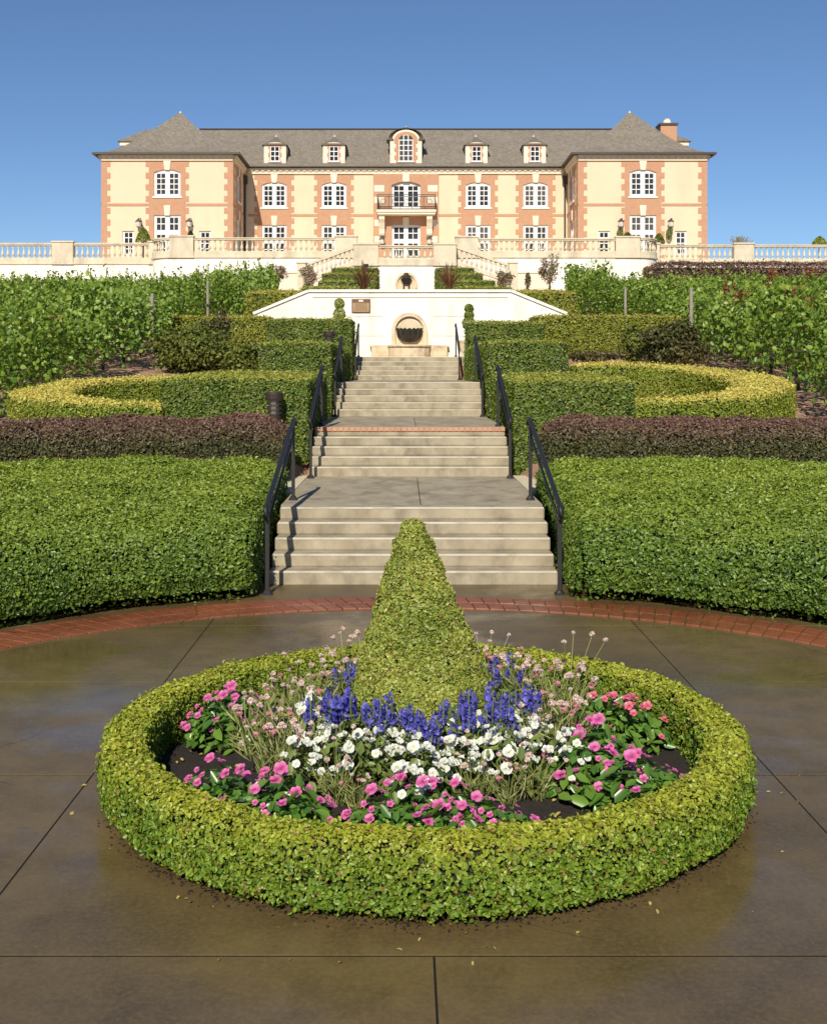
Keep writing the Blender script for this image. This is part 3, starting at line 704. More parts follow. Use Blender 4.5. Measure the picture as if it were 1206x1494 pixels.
shrub('ground_plant', 345, 556, 540, 110, 26.5, 'shrub', 0.08, 2600, 'low dull green plants in the strip above the left golden hedge', 'plant', fresh=0.2, k=12)
for i, (px, yb, yt, wd, dd, dens) in enumerate([(404, 420, 388, 36, 62, 420), (449, 420, 388, 24, 60, 420), (735, 420, 392, 28, 60, 480), (769, 420, 394, 12, 60, 220), (801, 420, 375, 30, 62, 520)]):
    lab = ['sparse pinkish rose bush left of the stair foot beside the upper vines', 'leggy rose bush at the foot of the left balustraded stair', 'brown-pink rose bush at the foot of the right balustraded stair',
           'thin young rose bush between two wider ones under the right terrace wall', 'tall sparse rose bush at the inner end of the right upper vines'][i]
    shrub('rose_bush', px, yb, yt, wd, dd, 'rose', 0.11, int(dens * 2.4), lab, 'rose bush', 'rose bushes under the terrace wall', fresh=0.3 if i != 3 else 0.0, k=7, asp=0.6)
# spiky flax
for px, lab in ((530, 'red-brown spiky flax plant left of the terrace fountain'), (655, 'red-brown spiky flax plant right of the terrace fountain')):
    c = at(px, 424, 47); root = thing('flax_plant', c, lab, 'flax', 'spiky red-brown flax plants')
    V, Q, fr = [], [], []
    for k in range(75):
        a = random.uniform(0, 2 * PI); L = random.uniform(0.8, 1.55); lean = random.uniform(0.1, 1.0); w_ = 0.045
        dx, dy = math.cos(a), math.sin(a); b0 = len(V)
        for j in range(5):
            t = j / 4; ww = w_ * (1 - t ** 1.6) + 0.003
            hx = lean * L * t * (0.5 + 0.5 * t); hz = L * t * (1 - 0.35 * lean * t * t)
            V += [(c.x + dx * hx - dy * ww, c.y + dy * hx + dx * ww, c.z - 0.1 + hz), (c.x + dx * hx + dy * ww, c.y + dy * hx - dx * ww, c.z - 0.1 + hz)]
        Q += [(b0 + 2 * j, b0 + 2 * j + 1, b0 + 2 * j + 3, b0 + 2 * j + 2) for j in range(4)]
    me = np_mesh('blade', np.array(V) - np.array(c), np.array(Q), ['flax'], None, rng.random(len(V)) * 0.3)
    link('blades', me, root)
# small ball topiaries standing beside the top of the steps
def ball_topiary(px, dd, ybase, balls, lab, mat='cone'):
    c = at(px, ybase, dd); root = thing('ball_topiary', c, lab, 'topiary', 'ball topiaries by the fountain wall')
    for yc, rp in balls:
        q = at(px, yc, dd); r = rp * dd / F
        dirs = unit(rng.normal(size=(900, 3)))
        P = np.array(q) + dirs * r * (0.85 + 0.2 * rng.random((900, 1)))
        cloud('crown', P, dirs, 0.055, mat, root, 0.8, 0.6, False, 0.3 + 0.2 * rng.normal(size=900))
    t = MB(); t.tube([c, at(px, balls[0][0], dd)], 0.02, 6); t.build('trunk', 'bark', root)
ball_topiary(495, 37.2, 500, [(443, 7.5), (458, 9)], 'small two-ball topiary at the left end of the white fountain wall')
ball_topiary(684, 36.6, 500, [(450, 6.5), (460, 7), (472, 10)], 'slender stacked ball topiary right of the white fountain wall', 'tier')

# ------------------------------------------------------------------ fountain wall
FW = 38.6
wall = thing('fountain_wall', (0, FW, TOPZ - 0.3), 'white rendered garden wall with sloping shoulders at the head of the steps', 'wall')
poly = [(ax(366, FW), az(470, FW)), (ax(370, FW), az(459, FW)), (ax(450, FW), az(426, FW)), (ax(745, FW), az(426, FW)), (ax(826, FW), az(459, FW)), (ax(826, FW), TOPZ - 0.3), (ax(366, FW), TOPZ - 0.3)]
m = MB(); m.prism(poly, FW, FW + 0.4); m.build('wall_body', 'white_wall', wall)
m = MB(); e = 0.06
top = poly[1:5]
for (a, b) in zip(top[:-1], top[1:]):
    nrm = Vector((-(b[1] - a[1]), 0, b[0] - a[0])).normalized() * 0.09
    m.prism([(a[0], a[1]), (b[0], b[1]), (b[0] + nrm.x, b[1] + nrm.z), (a[0] + nrm.x, a[1] + nrm.z)], FW - e, FW + 0.4 + e)
m.build('coping', 'white_wall', wall)
m = MB()
for yp in (432.5,): m.box(ax(456, FW), ax(740, FW), FW - 0.03, FW, az(yp, FW) - 0.03, az(yp, FW))
for yp in (460, 489):
    for a, b in ((500, 559), (631, 690)): m.box(ax(a, FW), ax(b, FW), FW - 0.018, FW, az(yp, FW) - 0.022, az(yp, FW))
m.build('string_moulding', 'trim', wall)
# fountain
fy = FW - 0.006; fx = ax(597, FW); sc = FW / F
ft_ = thing('wall_fountain', (fx, FW - 0.5, TOPZ), 'arched stone wall fountain with a dark shell bowl at the head of the steps', 'fountain')
def arch_pts(cx, hw, z0, zs, n=14): return [(cx - hw, z0), ] + [(cx - hw * math.cos(PI * k / n), zs + hw * math.sin(PI * k / n)) for k in range(n + 1)] + [(cx + hw, z0)]
zb0 = az(505, FW); zs = az(482, FW)
outer = arch_pts(fx, 26 * sc, zb0, zs); inner = arch_pts(fx, 20.5 * sc, zb0, zs)
m = MB()
for i in range(len(outer) - 1):
    a, b, c_, d_ = outer[i], outer[i + 1], inner[i + 1], inner[i]
    m.prism([a, b, c_, d_], fy - 0.12, fy)
m.build('arch_surround', 'fount_stone', ft_)
m = MB(); m.prism(inner, fy - 0.015, fy); m.build('niche', 'fount_stone', ft_)
m = MB()
br = 18.5 * sc; bz = az(499.5, FW)
V_, n = [], 18
prf = [(0.02, 0.0), (0.5, 0.03), (0.8, 0.14), (0.95, 0.27), (1.0, 0.40), (1.04, 0.44), (0.92, 0.44), (0.7, 0.30), (0.0, 0.25)]
rows_ = []
for r, z in prf:
    for k in range(n + 1):
        a = PI + PI * k / n
        rr = r * br * (1 + (0.06 if k % 2 else 0) * (r > 0.4)); zz = z + (0.05 if (k % 2 and 0.35 < z) else 0)
        V_.append((fx + rr * math.cos(a), fy - 0.06 + rr * 0.85 * math.sin(a), bz + zz))
m.add(V_, [(i * (n + 1) + k, i * (n + 1) + k + 1, (i + 1) * (n + 1) + k + 1, (i + 1) * (n + 1) + k) for i in range(len(prf) - 1) for k in range(n)])
m.build('shell_bowl', 'shell', ft_)
m = MB()
def basin(cx, hw, dep, z0, z1, mb):
    pl = [(cx - hw, fy), (cx - hw, fy - 0.25), (cx - hw * 0.55, fy - 0.28)]
    for k in range(9): a = PI + PI * k / 8; pl.append((cx + hw * 0.55 * math.cos(a), fy - 0.28 + (dep - 0.28) * math.sin(a)))
    pl += [(cx + hw * 0.55, fy - 0.28), (cx + hw, fy - 0.25), (cx + hw, fy)]
    mb.slab(pl, z0, z1)
zr = az(503.5, FW)
basin(fx, 57 * sc, 0.95, TOPZ, TOPZ + 0.06, m); basin(fx, 55 * sc, 0.90, TOPZ + 0.06, zr - 0.07, m); basin(fx, 57.5 * sc, 0.97, zr - 0.07, zr, m)
m.build('basin', 'fount_stone', ft_, bevel=0.02)
# plaque
pc = at(526.5, 446, FW)
pq = thing('plaque', (pc.x, FW, pc.z), 'brown bronze plaque with a dark header on the white fountain wall', 'plaque')
hw, hh = 13.5 * sc, 10 * sc
m = MB(); m.box(pc.x - hw, pc.x + hw, FW - 0.05, FW, pc.z - hh, pc.z + hh); m.build('backing', 'plaque', pq, bevel=0.01)
m = MB(); m.box(pc.x - hw * .86, pc.x + hw * .86, FW - 0.06, FW - 0.048, pc.z - hh * .86, pc.z + hh * .42); m.build('face', 'plaque_face', pq)
m = MB(); m.box(pc.x - hw * .25, pc.x + hw * .25, FW - 0.062, FW - 0.048, pc.z + hh * .58, pc.z + hh * .86); m.build('emblem_plate', 'trim', pq)
m = MB()
for k in range(7):
    z = pc.z + hh * (.30 - .16 * k); wv = hw * random.uniform(.62, .78)
    m.box(pc.x - wv, pc.x + wv, FW - 0.064, FW - 0.058, z - 0.008, z + 0.008)
m.build('worn_lettering', 'plaque', pq)
# little stone pot right of the stairs
pc = at(676, 521, 37.3); pot = thing('stone_pot', (pc.x, 37.3, TOPZ), 'small terracotta urn on the ground right of the fountain by the rail', 'urn')
m = MB(); m.lathe([(0.10, 0), (0.10, 0.05), (0.07, 0.09), (0.10, 0.2), (0.16, 0.42), (0.15, 0.5), (0.18, 0.53), (0.18, 0.58), (0.14, 0.58)], (pc.x, 37.3, TOPZ), 14)
m.build('urn_body', 'fount_stone', pot, smooth=True)

# ------------------------------------------------------------------ terrace walls and balustrades
DW, DB, DC = 83.0, 81.0, 78.0
def baluster_mesh(h):
    m = MB(); r = 0.085
    m.box(-r, r, -r, r, 0, 0.07 * h); m.box(-r, r, -r, r, 0.93 * h, h)
    m.lathe([(0.055, 0.07 * h), (0.05, 0.12 * h), (0.10, 0.24 * h), (0.108, 0.34 * h), (0.085, 0.46 * h), (0.05, 0.64 * h), (0.042, 0.78 * h), (0.07, 0.83 * h), (0.05, 0.88 * h), (0.05, 0.93 * h)], (0, 0, 0), 8)
    o = m.build('baluster', 'limestone'); me = o.data; bpy.data.objects.remove(o)
    return me
BAL = {}
def balusters(root, pts):            # pts: (x, y, z, height)
    for x, y, z, h in pts:
        key = round(h, 2)
        if key not in BAL: BAL[key] = baluster_mesh(h)
        b = bpy.data.objects.new('baluster', BAL[key]); COL.objects.link(b); b.parent = root
        b.location = Vector((x, y, z)) - ORG[root.name]
def balustrade(px0, px1, d, ytop, ybal0, ybase, label, piers=(), sp=0.385, grp='pale stone balustrades along the terrace'):
    """straight run facing the viewer: coping rail, balusters, plinth and solid piers (photo x ranges)"""
    x0, x1 = ax(px0, d), ax(px1, d); zt, zb_, zp = az(ytop, d), az(ybal0, d), az(ybase, d)
    root = thing('balustrade', ((x0 + x1) / 2, d, zp), label, 'balustrade', grp)
    m = MB(); m.box(x0, x1, d - 0.20, d + 0.20, zt - 0.09, zt); m.box(x0, x1, d - 0.15, d + 0.15, zt - 0.19, zt - 0.09); m.build('rail', 'limestone', root, bevel=0.02)
    m = MB(); m.box(x0, x1, d - 0.17, d + 0.17, zp + 0.12, zb_); m.box(x0, x1, d - 0.24, d + 0.24, zp, zp + 0.12); m.build('plinth', 'limestone', root, bevel=0.02)
    pr = [(ax(a, d), ax(b, d)) for a, b in piers]
    for a, b in pr:
        m = MB(); m.box(a, b, d - 0.28, d + 0.28, zp + 0.12, zt + 0.02); m.box(a - 0.05, b + 0.05, d - 0.34, d + 0.34, zt + 0.02, zt + 0.14); m.box(a - 0.04, b + 0.04, d - 0.30, d + 0.30, zp - 0.002, zp + 0.121)
        m.build('pier', 'limestone', root, bevel=0.02)
    n = int((x1 - x0) / sp); pts = []
    for k in range(n):
        x = x0 + (k + 0.5) * (x1 - x0) / n
        if all(not (a - 0.12 < x < b + 0.12) for a, b in pr): pts.append((x, d, zb_ - 0.003, zt - 0.19 - zb_ + 0.006))
    balusters(root, pts)
    return root, zp
_, zlo = balustrade(-70, 233, DW, 354.5, 376, 386, 'outer left balustrade against the sky left of the chateau', [(77, 108), (218, 233)])
_, zro = balustrade(945, 1300, DW, 357, 377.5, 383, 'outer right balustrade against the sky right of the chateau', [(945, 961), (1069, 1098)])
_, zlb = balustrade(247, 521, DB, 346.5, 366.5, 376.5, 'left inner balustrade before the left half of the chateau', [(248, 283), (489, 521)])
_, zrb = balustrade(664, 932, DB, 347.5, 366.5, 376.5, 'right inner balustrade before the right half of the chateau', [(664, 697), (897, 932)])
_, zcb = balustrade(515, 666, DC, 358, 378, 388, 'central balustrade before the chateau door above the small fountain', [(516, 552), (632, 665)])
def curve_bal(pxs, d0, px1, d1, side, label):
    cx = ax(pxs, d1); R = d1 - d0
    zt, zb_, zp = az(346.5, DB), az(366.5, DB), az(376.5, DB)
    x_in = ax(248, DB) if side < 0 else ax(932, DB)
    root = thing('balustrade', (x_in, DB, zp), label, 'balustrade', 'pale stone balustrades along the terrace')
    n = 10
    def ring(r0, r1, z0, z1, mb):
        for k in range(n):
            a0, a1 = PI / 2 * k / n, PI / 2 * (k + 1) / n
            c = Vector((x_in, DB + R))
            f = lambda r, a: (c.x + side * r * math.sin(a), c.y - r * math.cos(a))
            pl = [f(r0, a0), f(r1, a0), f(r1, a1), f(r0, a1)]
            mb.slab(pl, z0, z1)
    m = MB(); ring(R - 0.2, R + 0.2, zt - 0.09, zt, m); ring(R - 0.15, R + 0.15, zt - 0.19, zt - 0.09, m); m.build('rail', 'limestone', root)
    m = MB(); ring(R - 0.24, R + 0.24, zp, zp + 0.12, m); ring(R - 0.17, R + 0.17, zp + 0.12, zb_, m); m.build('plinth', 'limestone', root)
    m = MB(); ring(R - 0.17, R + 0.12, 6.0, zp, m); m.build('wall', 'white_wall', root)
    balusters(root, [(x_in + side * R * math.sin(a), DB + R - R * math.cos(a), zb_ - 0.003, zt - 0.19 - zb_ + 0.006) for a in [PI / 2 * (k + .5) / 6 for k in range(6)]])
curve_bal(235, DB, 248, DW - 0.6, -1, 'short curved balustrade at the left corner of the inner terrace')
curve_bal(945, DB, 932, DW - 0.6, 1, 'short curved balustrade at the right corner of the inner terrace')
def twall(px0, px1, d, zt, depth, label, mat='white_wall'):
    m = MB(); x0, x1 = ax(px0, d), ax(px1, d); m.box(x0, x1, d - 0.16, d + depth, 5.6, zt); 
    tag(m.build('terrace_wall', mat, loc=((x0 + x1) / 2, d, 5.6)), label, 'wall', 'rendered walls holding the terrace')
twall(-90, 240, DW, zlo, 0.4, 'cream terrace wall under the outer left balustrade behind the vines')
twall(940, 1320, DW, zro, 0.4, 'terrace wall under the outer right balustrade behind the red-brown hedge')
twall(248, 516, DB, zlb, 0.4, 'cream terrace wall under the left inner balustrade')
twall(666, 932, DB, zrb, 0.4, 'cream terrace wall under the right inner balustrade')
twall(516, 665, DC, zcb, 3.0, 'white wall with the small fountain under the central balustrade')
m = MB(); m.box(-58, 58, DW + 0.35, 118, 10.75, 10.85); m.box(ax(250, DB), ax(930, DB), DB + 0.4, DW + 0.35, 10.6, 10.84)
tag(m.build('terrace', 'limestone'), kind='structure')
# stairs going down from the central platform to both sides
for s, sn in ((-1, 'left'), (1, 'right')):
    d = DC + 0.9
    pa, pb = ((519, 440), (663, 748))[s > 0]
    xa, xb = ax(pa, d), ax(pb, d); za, zb2 = az(358, d), az(387, d)
    root = thing('terrace_stair', ((xa + xb) / 2, d, 7.6), 'balustraded stone stair falling to the %s from the central terrace platform' % sn, 'stair', 'balustraded terrace stairs')
    nst = 10; m = MB()
    for k in range(nst):
        u0, u1 = xa + (xb - xa) * k / nst, xa + (xb - xa) * (k + 1) / nst
        m.box(min(u0, u1), max(u0, u1), d + 0.2, d + 1.9, 7.2, za - 1.25 + (zb2 - za) * (k + 0.5) / nst)
    m.build('steps', 'limestone', root)
    for dd, nm in ((d, 0), (d + 2.1, 1)):
        m = MB()
        def sl(z0, z1, w_):
            y0, y1 = dd - w_, dd + w_
            m.hexa([(xa, y0, za + z0), (xb, y0, zb2 + z0), (xb, y1, zb2 + z0), (xa, y1, za + z0)], [(xa, y0, za + z1), (xb, y0, zb2 + z1), (xb, y1, zb2 + z1), (xa, y1, za + z1)])
        sl(-0.18, 0.0, 0.18); m.build('rail', 'limestone', root)
        m = MB(); sl(-1.35, -1.05, 0.17); m.build('stringer', 'limestone', root)
        m = MB(); y0, y1 = dd - 0.12, dd + 0.12
        m.hexa([(xa, y0, 6.8), (xb, y0, 6.8), (xb, y1, 6.8), (xa, y1, 6.8)], [(xa, y0, za - 1.35), (xb, y0, zb2 - 1.35), (xb, y1, zb2 - 1.35), (xa, y1, za - 1.35)]); m.build('wall', 'trim', root)
        pts = []
        nb = 12
        for k in range(nb):
            t = (k + 0.5) / nb; pts.append((xa + (xb - xa) * t, dd, za + (zb2 - za) * t - 1.10, 0.95))
        balusters(root, pts)
    m = MB(); m.box(xb - 0.3, xb + 0.3, d - 0.3, d + 0.3, 6.8, zb2 + 0.12); m.box(xb - 0.36, xb + 0.36, d - 0.36, d + 0.36, zb2 + 0.12, zb2 + 0.24); m.build('newel', 'limestone', root)
    # low wall beyond the newel
    x1 = ax(395, d) if s < 0 else ax(800, d)
    m = MB(); m.box(min(xb, x1), max(xb, x1), d - 0.1, d + 0.2, 6.4, zb2 - 0.55); m.box(min(xb, x1), max(xb, x1), d - 0.16, d + 0.26, zb2 - 0.55, zb2 - 0.42)
    tag(m.build('garden_wall', 'trim', loc=((xb + x1) / 2, d, 6.4)), 'low cream garden wall behind the rose bushes %s of the terrace stair' % sn, 'wall')
# terrace fountain
dq = DC - 0.166; fx2 = ax(592.5, dq); s2 = dq / F
tf = thing('wall_fountain', (fx2, dq, az(424, dq)), 'small arched fountain with a dark bowl in the wall under the central balustrade', 'fountain')
o_ = arch_pts(fx2, 16.5 * s2, az(432, dq), az(413.5, dq)); i_ = arch_pts(fx2, 13 * s2, az(432, dq), az(413.5, dq))
m = MB()
for i in range(len(o_) - 1): m.prism([o_[i], o_[i + 1], i_[i + 1], i_[i]], dq - 0.15, dq)
m.build('arch_surround', 'fount_stone', tf)
m = MB(); m.prism(i_, dq - 0.02, dq); m.build('niche', 'fount_stone', tf)
m = MB(); q = at(592.5, 414, dq); r = 8 * s2
m.lathe([(r * .35, 0), (r * .8, 0.12), (r, 0.30), (r * 1.05, 0.36), (r * .9, 0.36), (r * .6, .55), (r * .35, .75)], (q.x, dq - 0.12, q.z), 14, PI, 2 * PI); m.box(q.x - r * .6, q.x - r * .35, dq - .2, dq - .05, q.z - .3, q.z); m.box(q.x + r * .35, q.x + r * .6, dq - .2, dq - .05, q.z - .3, q.z)
m.build('bowl', 'shell', tf)
# plants along the terrace
def dome(px, yb, yt, wpx, d, mat, lab, name='topiary_bush', n=1500, cone=False):
    c = at(px, yb, d); h = az(yt, d) - c.z; r = wpx * d / F / 2
    root = thing(name, c, lab, 'topiary' if cone else 'plant')
    t = rng.random(n); a = rng.random(n) * 2 * PI
    rr = r * (np.sqrt(np.clip(1 - t ** 2, 0, 1)) * 0.55 + (1 - t) * 0.45) * (0.9 + 0.15 * rng.random(n))
    P = np.stack([c.x + rr * np.cos(a), c.y + rr * np.sin(a), c.z + t * h], 1); Nn = unit(np.stack([np.cos(a), np.sin(a), 0.4 + t], 1))
    cloud('foliage', P, Nn, 0.14, mat, root, 0.8, 0.6, False, 0.2 + 0.2 * rng.normal(size=n))
    m = MB(); m.tube([c + Vector((0, 0, -1.6)), c + Vector((0, 0, h * .8))], 0.07, 6); m.build('trunk', 'bark', root)
dome(209, 353, 332, 22, 86, 'tier', 'dark clipped dome topiary left of the left pavilion door', cone=True)
dome(278, 346, 337, 9, 86, 'shrub', 'narrow dark plant on the terrace right of the left pavilion door')
dome(961, 354, 341, 17, 86, 'juniper', 'green bush on the terrace right of the right pavilion door')
dome(915, 347, 339, 13, 86, 'juniper', 'small green bush on the terrace left of the right pavilion door')
dome(1195, 357, 345, 22, 86, 'tier', 'green bush showing above the far right balustrade', n=900)
c = at(1080, 357, 86); root = thing('spiky_plant', c, 'reddish spiky plant showing above the right balustrade pier', 'plant')
P = np.array([(c.x + random.gauss(0, .35), c.y, c.z + random.uniform(0, .6)) for _ in range(160)]); ax_ = unit(np.array([(p[0] - c.x, 0, .7) for p in P]))
cloud('blades', P, np.tile((0, -1, 0.2), (160, 1)), 0.4, 'rose', root, 0.4, 0.1, False, axis=ax_)

# ------------------------------------------------------------------ chateau
DM, DG, ZF = 96.0, 90.0, 10.84
ZE = 20.0
ch = thing('chateau', (0, DM, ZF), 'cream and brick chateau with grey hipped roofs and two pavilions on the hilltop terrace', 'chateau')
def FRONT(d): return ((0, d, 0), (1, 0, 0), (0, -1, 0))
def wall_cells(mb, u0, u1, z0, z1, holes, n0=0.0, dep=0.28):
    us = sorted(set([u0, u1] + [a for h in holes for a in h[:2]])); zs_ = sorted(set([z0, z1] + [a for h in holes for a in h[2:]]))
    for i in range(len(us) - 1):
        for j in range(len(zs_) - 1):
            uc, zc = (us[i] + us[i + 1]) / 2, (zs_[j] + zs_[j + 1]) / 2
            if any(h[0] < uc < h[1] and h[2] < zc < h[3] for h in holes): continue
            mb.add([(us[i], n0, zs_[j]), (us[i + 1], n0, zs_[j]), (us[i + 1], n0, zs_[j + 1]), (us[i], n0, zs_[j + 1])], [(0, 1, 2, 3)])
    for a, b, c, d_ in holes:
        mb.add([(a, n0, c), (b, n0, c), (b, n0, d_), (a, n0, d_), (a, n0 - dep, c), (b, n0 - dep, c), (b, n0 - dep, d_), (a, n0 - dep, d_)],
               [(0, 1, 5, 4), (1, 2, 6, 5), (2, 3, 7, 6), (3, 0, 4, 7)])
def teeth(mb, uc, wide, narrow, z0, z1, holes, n=0.03, th=0.47, sides=(1, 1)):
    z = z1; k = 0
    while z > z0 + 0.02:
        zl = max(z0, z - th); hw = wide if k % 2 == 0 else narrow
        ua, ub = uc - (hw if sides[0] else wide), uc + (hw if sides[1] else wide)
        cuts = sorted(set([zl, z] + [c for h in holes for c in h[2:] if zl < c < z]))
        for a, b in zip(cuts[:-1], cuts[1:]):
            segs = [(ua, ub)]
            for h in holes:
                if h[2] < (a + b) / 2 < h[3]:
                    segs = [s for p, q in segs for s in ((p, min(q, h[0])), (max(p, h[1]), q)) if s[1] - s[0] > 0.01]
            for p, q in segs: mb.box(p, q, -0.02, n, a, b)
        z = zl; k += 1
def corner_teeth(mb, uend, dirn, wide, narrow, z0, z1, n=0.03, th=0.47):
    z = z1; k = 0
    while z > z0 + 0.02:
        zl = max(z0, z - th); w_ = wide if k % 2 == 0 else narrow
        mb.box(min(uend, uend + dirn * w_), max(uend, uend + dirn * w_), -0.02, n, zl, z); z = zl; k += 1
def window(parent, fr, uc, w_, z0, z1, rows, arch=0.0, name='window', kick=0.0, transom=None, dep=0.16, pairs=2, cols=2):
    """white painted casement frame with glazing bars; pane is a sub-part"""
    m = MB().frame(*fr); u0, u1 = uc - w_ / 2, uc + w_ / 2
    t = min(0.13, w_ * 0.09); nf, nb_ = -dep + 0.08, -dep - 0.04
    m.box(u0, u0 + t, nb_, nf, z0, z1); m.box(u1 - t, u1, nb_, nf, z0, z1)
    m.box(u0 + t, u1 - t, nb_, nf, z0, z0 + t * 1.1 + kick); m.box(u0 + t, u1 - t, nb_, nf, z1 - t - arch * 0.7, z1)
    zi0, zi1 = z0 + t * 1.1 + kick, z1 - t - arch * 0.7
    cw = (w_ - 2 * t) / pairs
    for k in range(1, pairs): m.box(u0 + t + k * cw - 0.11, u0 + t + k * cw + 0.11, nb_, nf - 0.005, zi0, zi1)
    rws = [(zi0, zi1, rows)]
    if transom:
        m.box(u0 + t, u1 - t, nb_ + .002, nf - 0.008, transom - 0.13, transom + 0.13); rws = [(zi0, transom - 0.13, rows), (transom + 0.13, zi1, 2)]
    for k in range(pairs):
        a, b = u0 + t + k * cw + (0.11 if k else 0), u0 + t + (k + 1) * cw - (0.11 if k < pairs - 1 else 0)
        st = 0.075
        m.box(a, a + st, nb_ + .004, nf - 0.012, zi0, zi1); m.box(b - st, b, nb_ + .004, nf - 0.012, zi0, zi1)
        for c in range(1, cols):
            x = a + st + (b - a - 2 * st) * c / cols; m.box(x - 0.03, x + 0.03, nb_ + .006, nf - 0.02, zi0, zi1)
        for r0, r1, nr in rws:
            for r in range(0, nr + 1):
                z = r0 + (r1 - r0) * r / nr; e_ = 0.035 if 0 < r < nr else 0.06
                m.box(a, b, nb_ + .008, nf - 0.026, max(zi0, z - e_), min(zi1, z + e_))
    o = m.build(name, 'frame', parent)
    g_ = MB().frame(*fr); g_.add([(u0 + .02, -dep - 0.005, z0 + .02), (u1 - .02, -dep - 0.005, z0 + .02), (u1 - .02, -dep - 0.005, z1 - .02), (u0 + .02, -dep - 0.005, z1 - .02)], [(0, 1, 2, 3)])
    g_.build('pane', 'glass', o)
    if name == 'window' and kick == 0.0 and w_ > 1.0:
        s = MB().frame(*fr); s.box(u0 - 0.12, u1 + 0.12, -dep + .05, 0.10, z0 - 0.13, z0 + 0.0); s.build('sill', 'frame', o)
    return o
def spandrels(mb, uc, w_, ztop, rise, n0, n1):
    """fills the corners between a flat lintel and a segmental arch"""
    K = 8; hw = w_ / 2
    for s in (-1, 1):
        for k in range(K):
            a, b = hw * k / K, hw * (k + 1) / K
            za = ztop - rise * (a / hw) ** 2; zb2 = ztop - rise * (b / hw) ** 2
            pl = [(uc + s * a, ztop), (uc + s * b, ztop), (uc + s * b, zb2)] + ([(uc + s * a, za)] if k else [])
            vs_ = [(u, n0, z) for u, z in pl] + [(u, n1, z) for u, z in pl]; L = len(pl)
            mb.add(vs_, [tuple(range(L)), tuple(range(L, 2 * L))] + [(i, (i + 1) % L, (i + 1) % L + L, i + L) for i in range(L)])
def keystone(mb, uc, z0, z1, wt=0.30, wb=0.20):
    vs_ = [(uc - wb, 0, z0), (uc + wb, 0, z0), (uc + wt, 0, z1), (uc - wt, 0, z1), (uc - wb, 0.09, z0), (uc + wb, 0.09, z0), (uc + wt, 0.11, z1), (uc - wt, 0.11, z1)]
    mb.add(vs_, [(0, 1, 2, 3), (4, 5, 6, 7), (0, 1, 5, 4), (1, 2, 6, 5), (2, 3, 7, 6), (3, 0, 4, 7)])
def kst(fr, *a):
    m = MB().frame(*fr); keystone(m, *a); m.build('keystone', 'trim', ch)
def stone(fr, *a):
    m = MB().frame(*fr); m.box(*a); m.build('stone_block', 'trim', ch)
def band(fr, *a):
    m = MB().frame(*fr); m.box(*a); m.build('brick_band', 'brick', ch)
def quoin(fr, *a):
    m = MB().frame(*fr); corner_teeth(m, *a); m.build('brick_quoin', 'brick', ch)
ZC = 19.47                       # underside of cornice
UW0, UW1 = 16.62, 18.78          # upper windows
LD1 = 15.12                      # door heads
ZS = 15.95
def bay(fr, uc, holes, w_=2.1, wide=1.70, narrow=1.45, zlow=ZF):
    hu = (uc - w_ / 2, uc + w_ / 2, UW0, UW1); hl = (uc - w_ / 2, uc + w_ / 2, ZF, LD1)
    holes += [hu, hl]
    bm_ = MB().frame(*fr); teeth(bm_, uc, wide, narrow, zlow, ZC, [hu, hl])
    spandrels(bm_, uc, w_, UW1, 0.24, -0.10, 0.03); bm_.build('brick_panel', 'brick', ch)
    kst(fr, uc, UW1 - 0.04, ZC + 0.02); kst(fr, uc, LD1 - 0.03, LD1 + 0.78, 0.27, 0.2)
    window(ch, fr, uc, w_, UW0, UW1, 4, arch=0.2)
    window(ch, fr, uc, w_, ZF, LD1, 3, name='french_door', kick=0.9, transom=13.75)
wl, bk_m, tr = {}, {}, {}
# main front
fr = FRONT(DM); X0, X1 = ax(362, DM), ax(822, DM)
wm = MB().frame(*fr)
holes = []
for px in (400, 487, 697, 781): bay(fr, ax(px, DM), holes)
xc = ax(592, DM)
hw = 1.22
hu = (xc - hw, xc + hw, 16.26, 18.82); hl = (xc - hw, xc + hw, ZF, LD1); holes += [hu, hl]
cb = MB().frame(*fr)
teeth(cb, xc, 2.78, 2.78, ZF, ZC, [hu, hl], n=0.16)
spandrels(cb, xc, 2 * hw, 18.82, 0.3, -0.10, 0.162)
for s in (-1, 1):
    for z in (17.95, 16.95, 15.0, 13.6): stone(fr, xc + s * 2.28 - 0.42, xc + s * 2.28 + 0.42, 0.1, 0.19, z, z + 0.55)
stone(fr, xc - 0.28, xc + 0.28, 0.1, 0.26, 18.8, ZC + .02); stone(fr, xc - 0.26, xc + 0.26, 0.1, 0.25, LD1 - .02, 15.75)
window(ch, fr, xc, 2 * hw, 16.26, 18.82, 4, arch=0.25, name='french_door', kick=0.25)
window(ch, fr, xc, 2 * hw, ZF, LD1, 3, name='french_door', kick=0.9, transom=13.75)
wall_cells(wm, X0 - 0.5, X1 + 0.5, ZF, ZE, holes)
for a, b in ((X0, xc - 2.78), (xc + 2.78, X1)): band(fr, a, b, -0.02, 0.034, ZS - 0.11, ZS + 0.11)
wm.build('wall', 'stucco', ch); cb.build('brick_panel', 'brick', ch)
def cornice(fr, u0, u1, name='cornice'):
    m = MB().frame(*fr); m.box(u0, u1, -0.02, 0.14, ZC, ZC + 0.22); m.box(u0, u1, -0.02, 0.30, ZC + 0.36, ZE - 0.06)
    nd = int((u1 - u0) / 0.5)
    for k in range(nd):
        a = u0 + (k + 0.2) * (u1 - u0) / nd; m.box(a, a + 0.3, -0.02, 0.24, ZC + 0.20, ZC + 0.36)
    m.box(u0, u1, -0.02, 0.12, ZC + 0.22, ZC + 0.361)
    m.build(name, 'trim', ch)
cornice(fr, X0, X1)
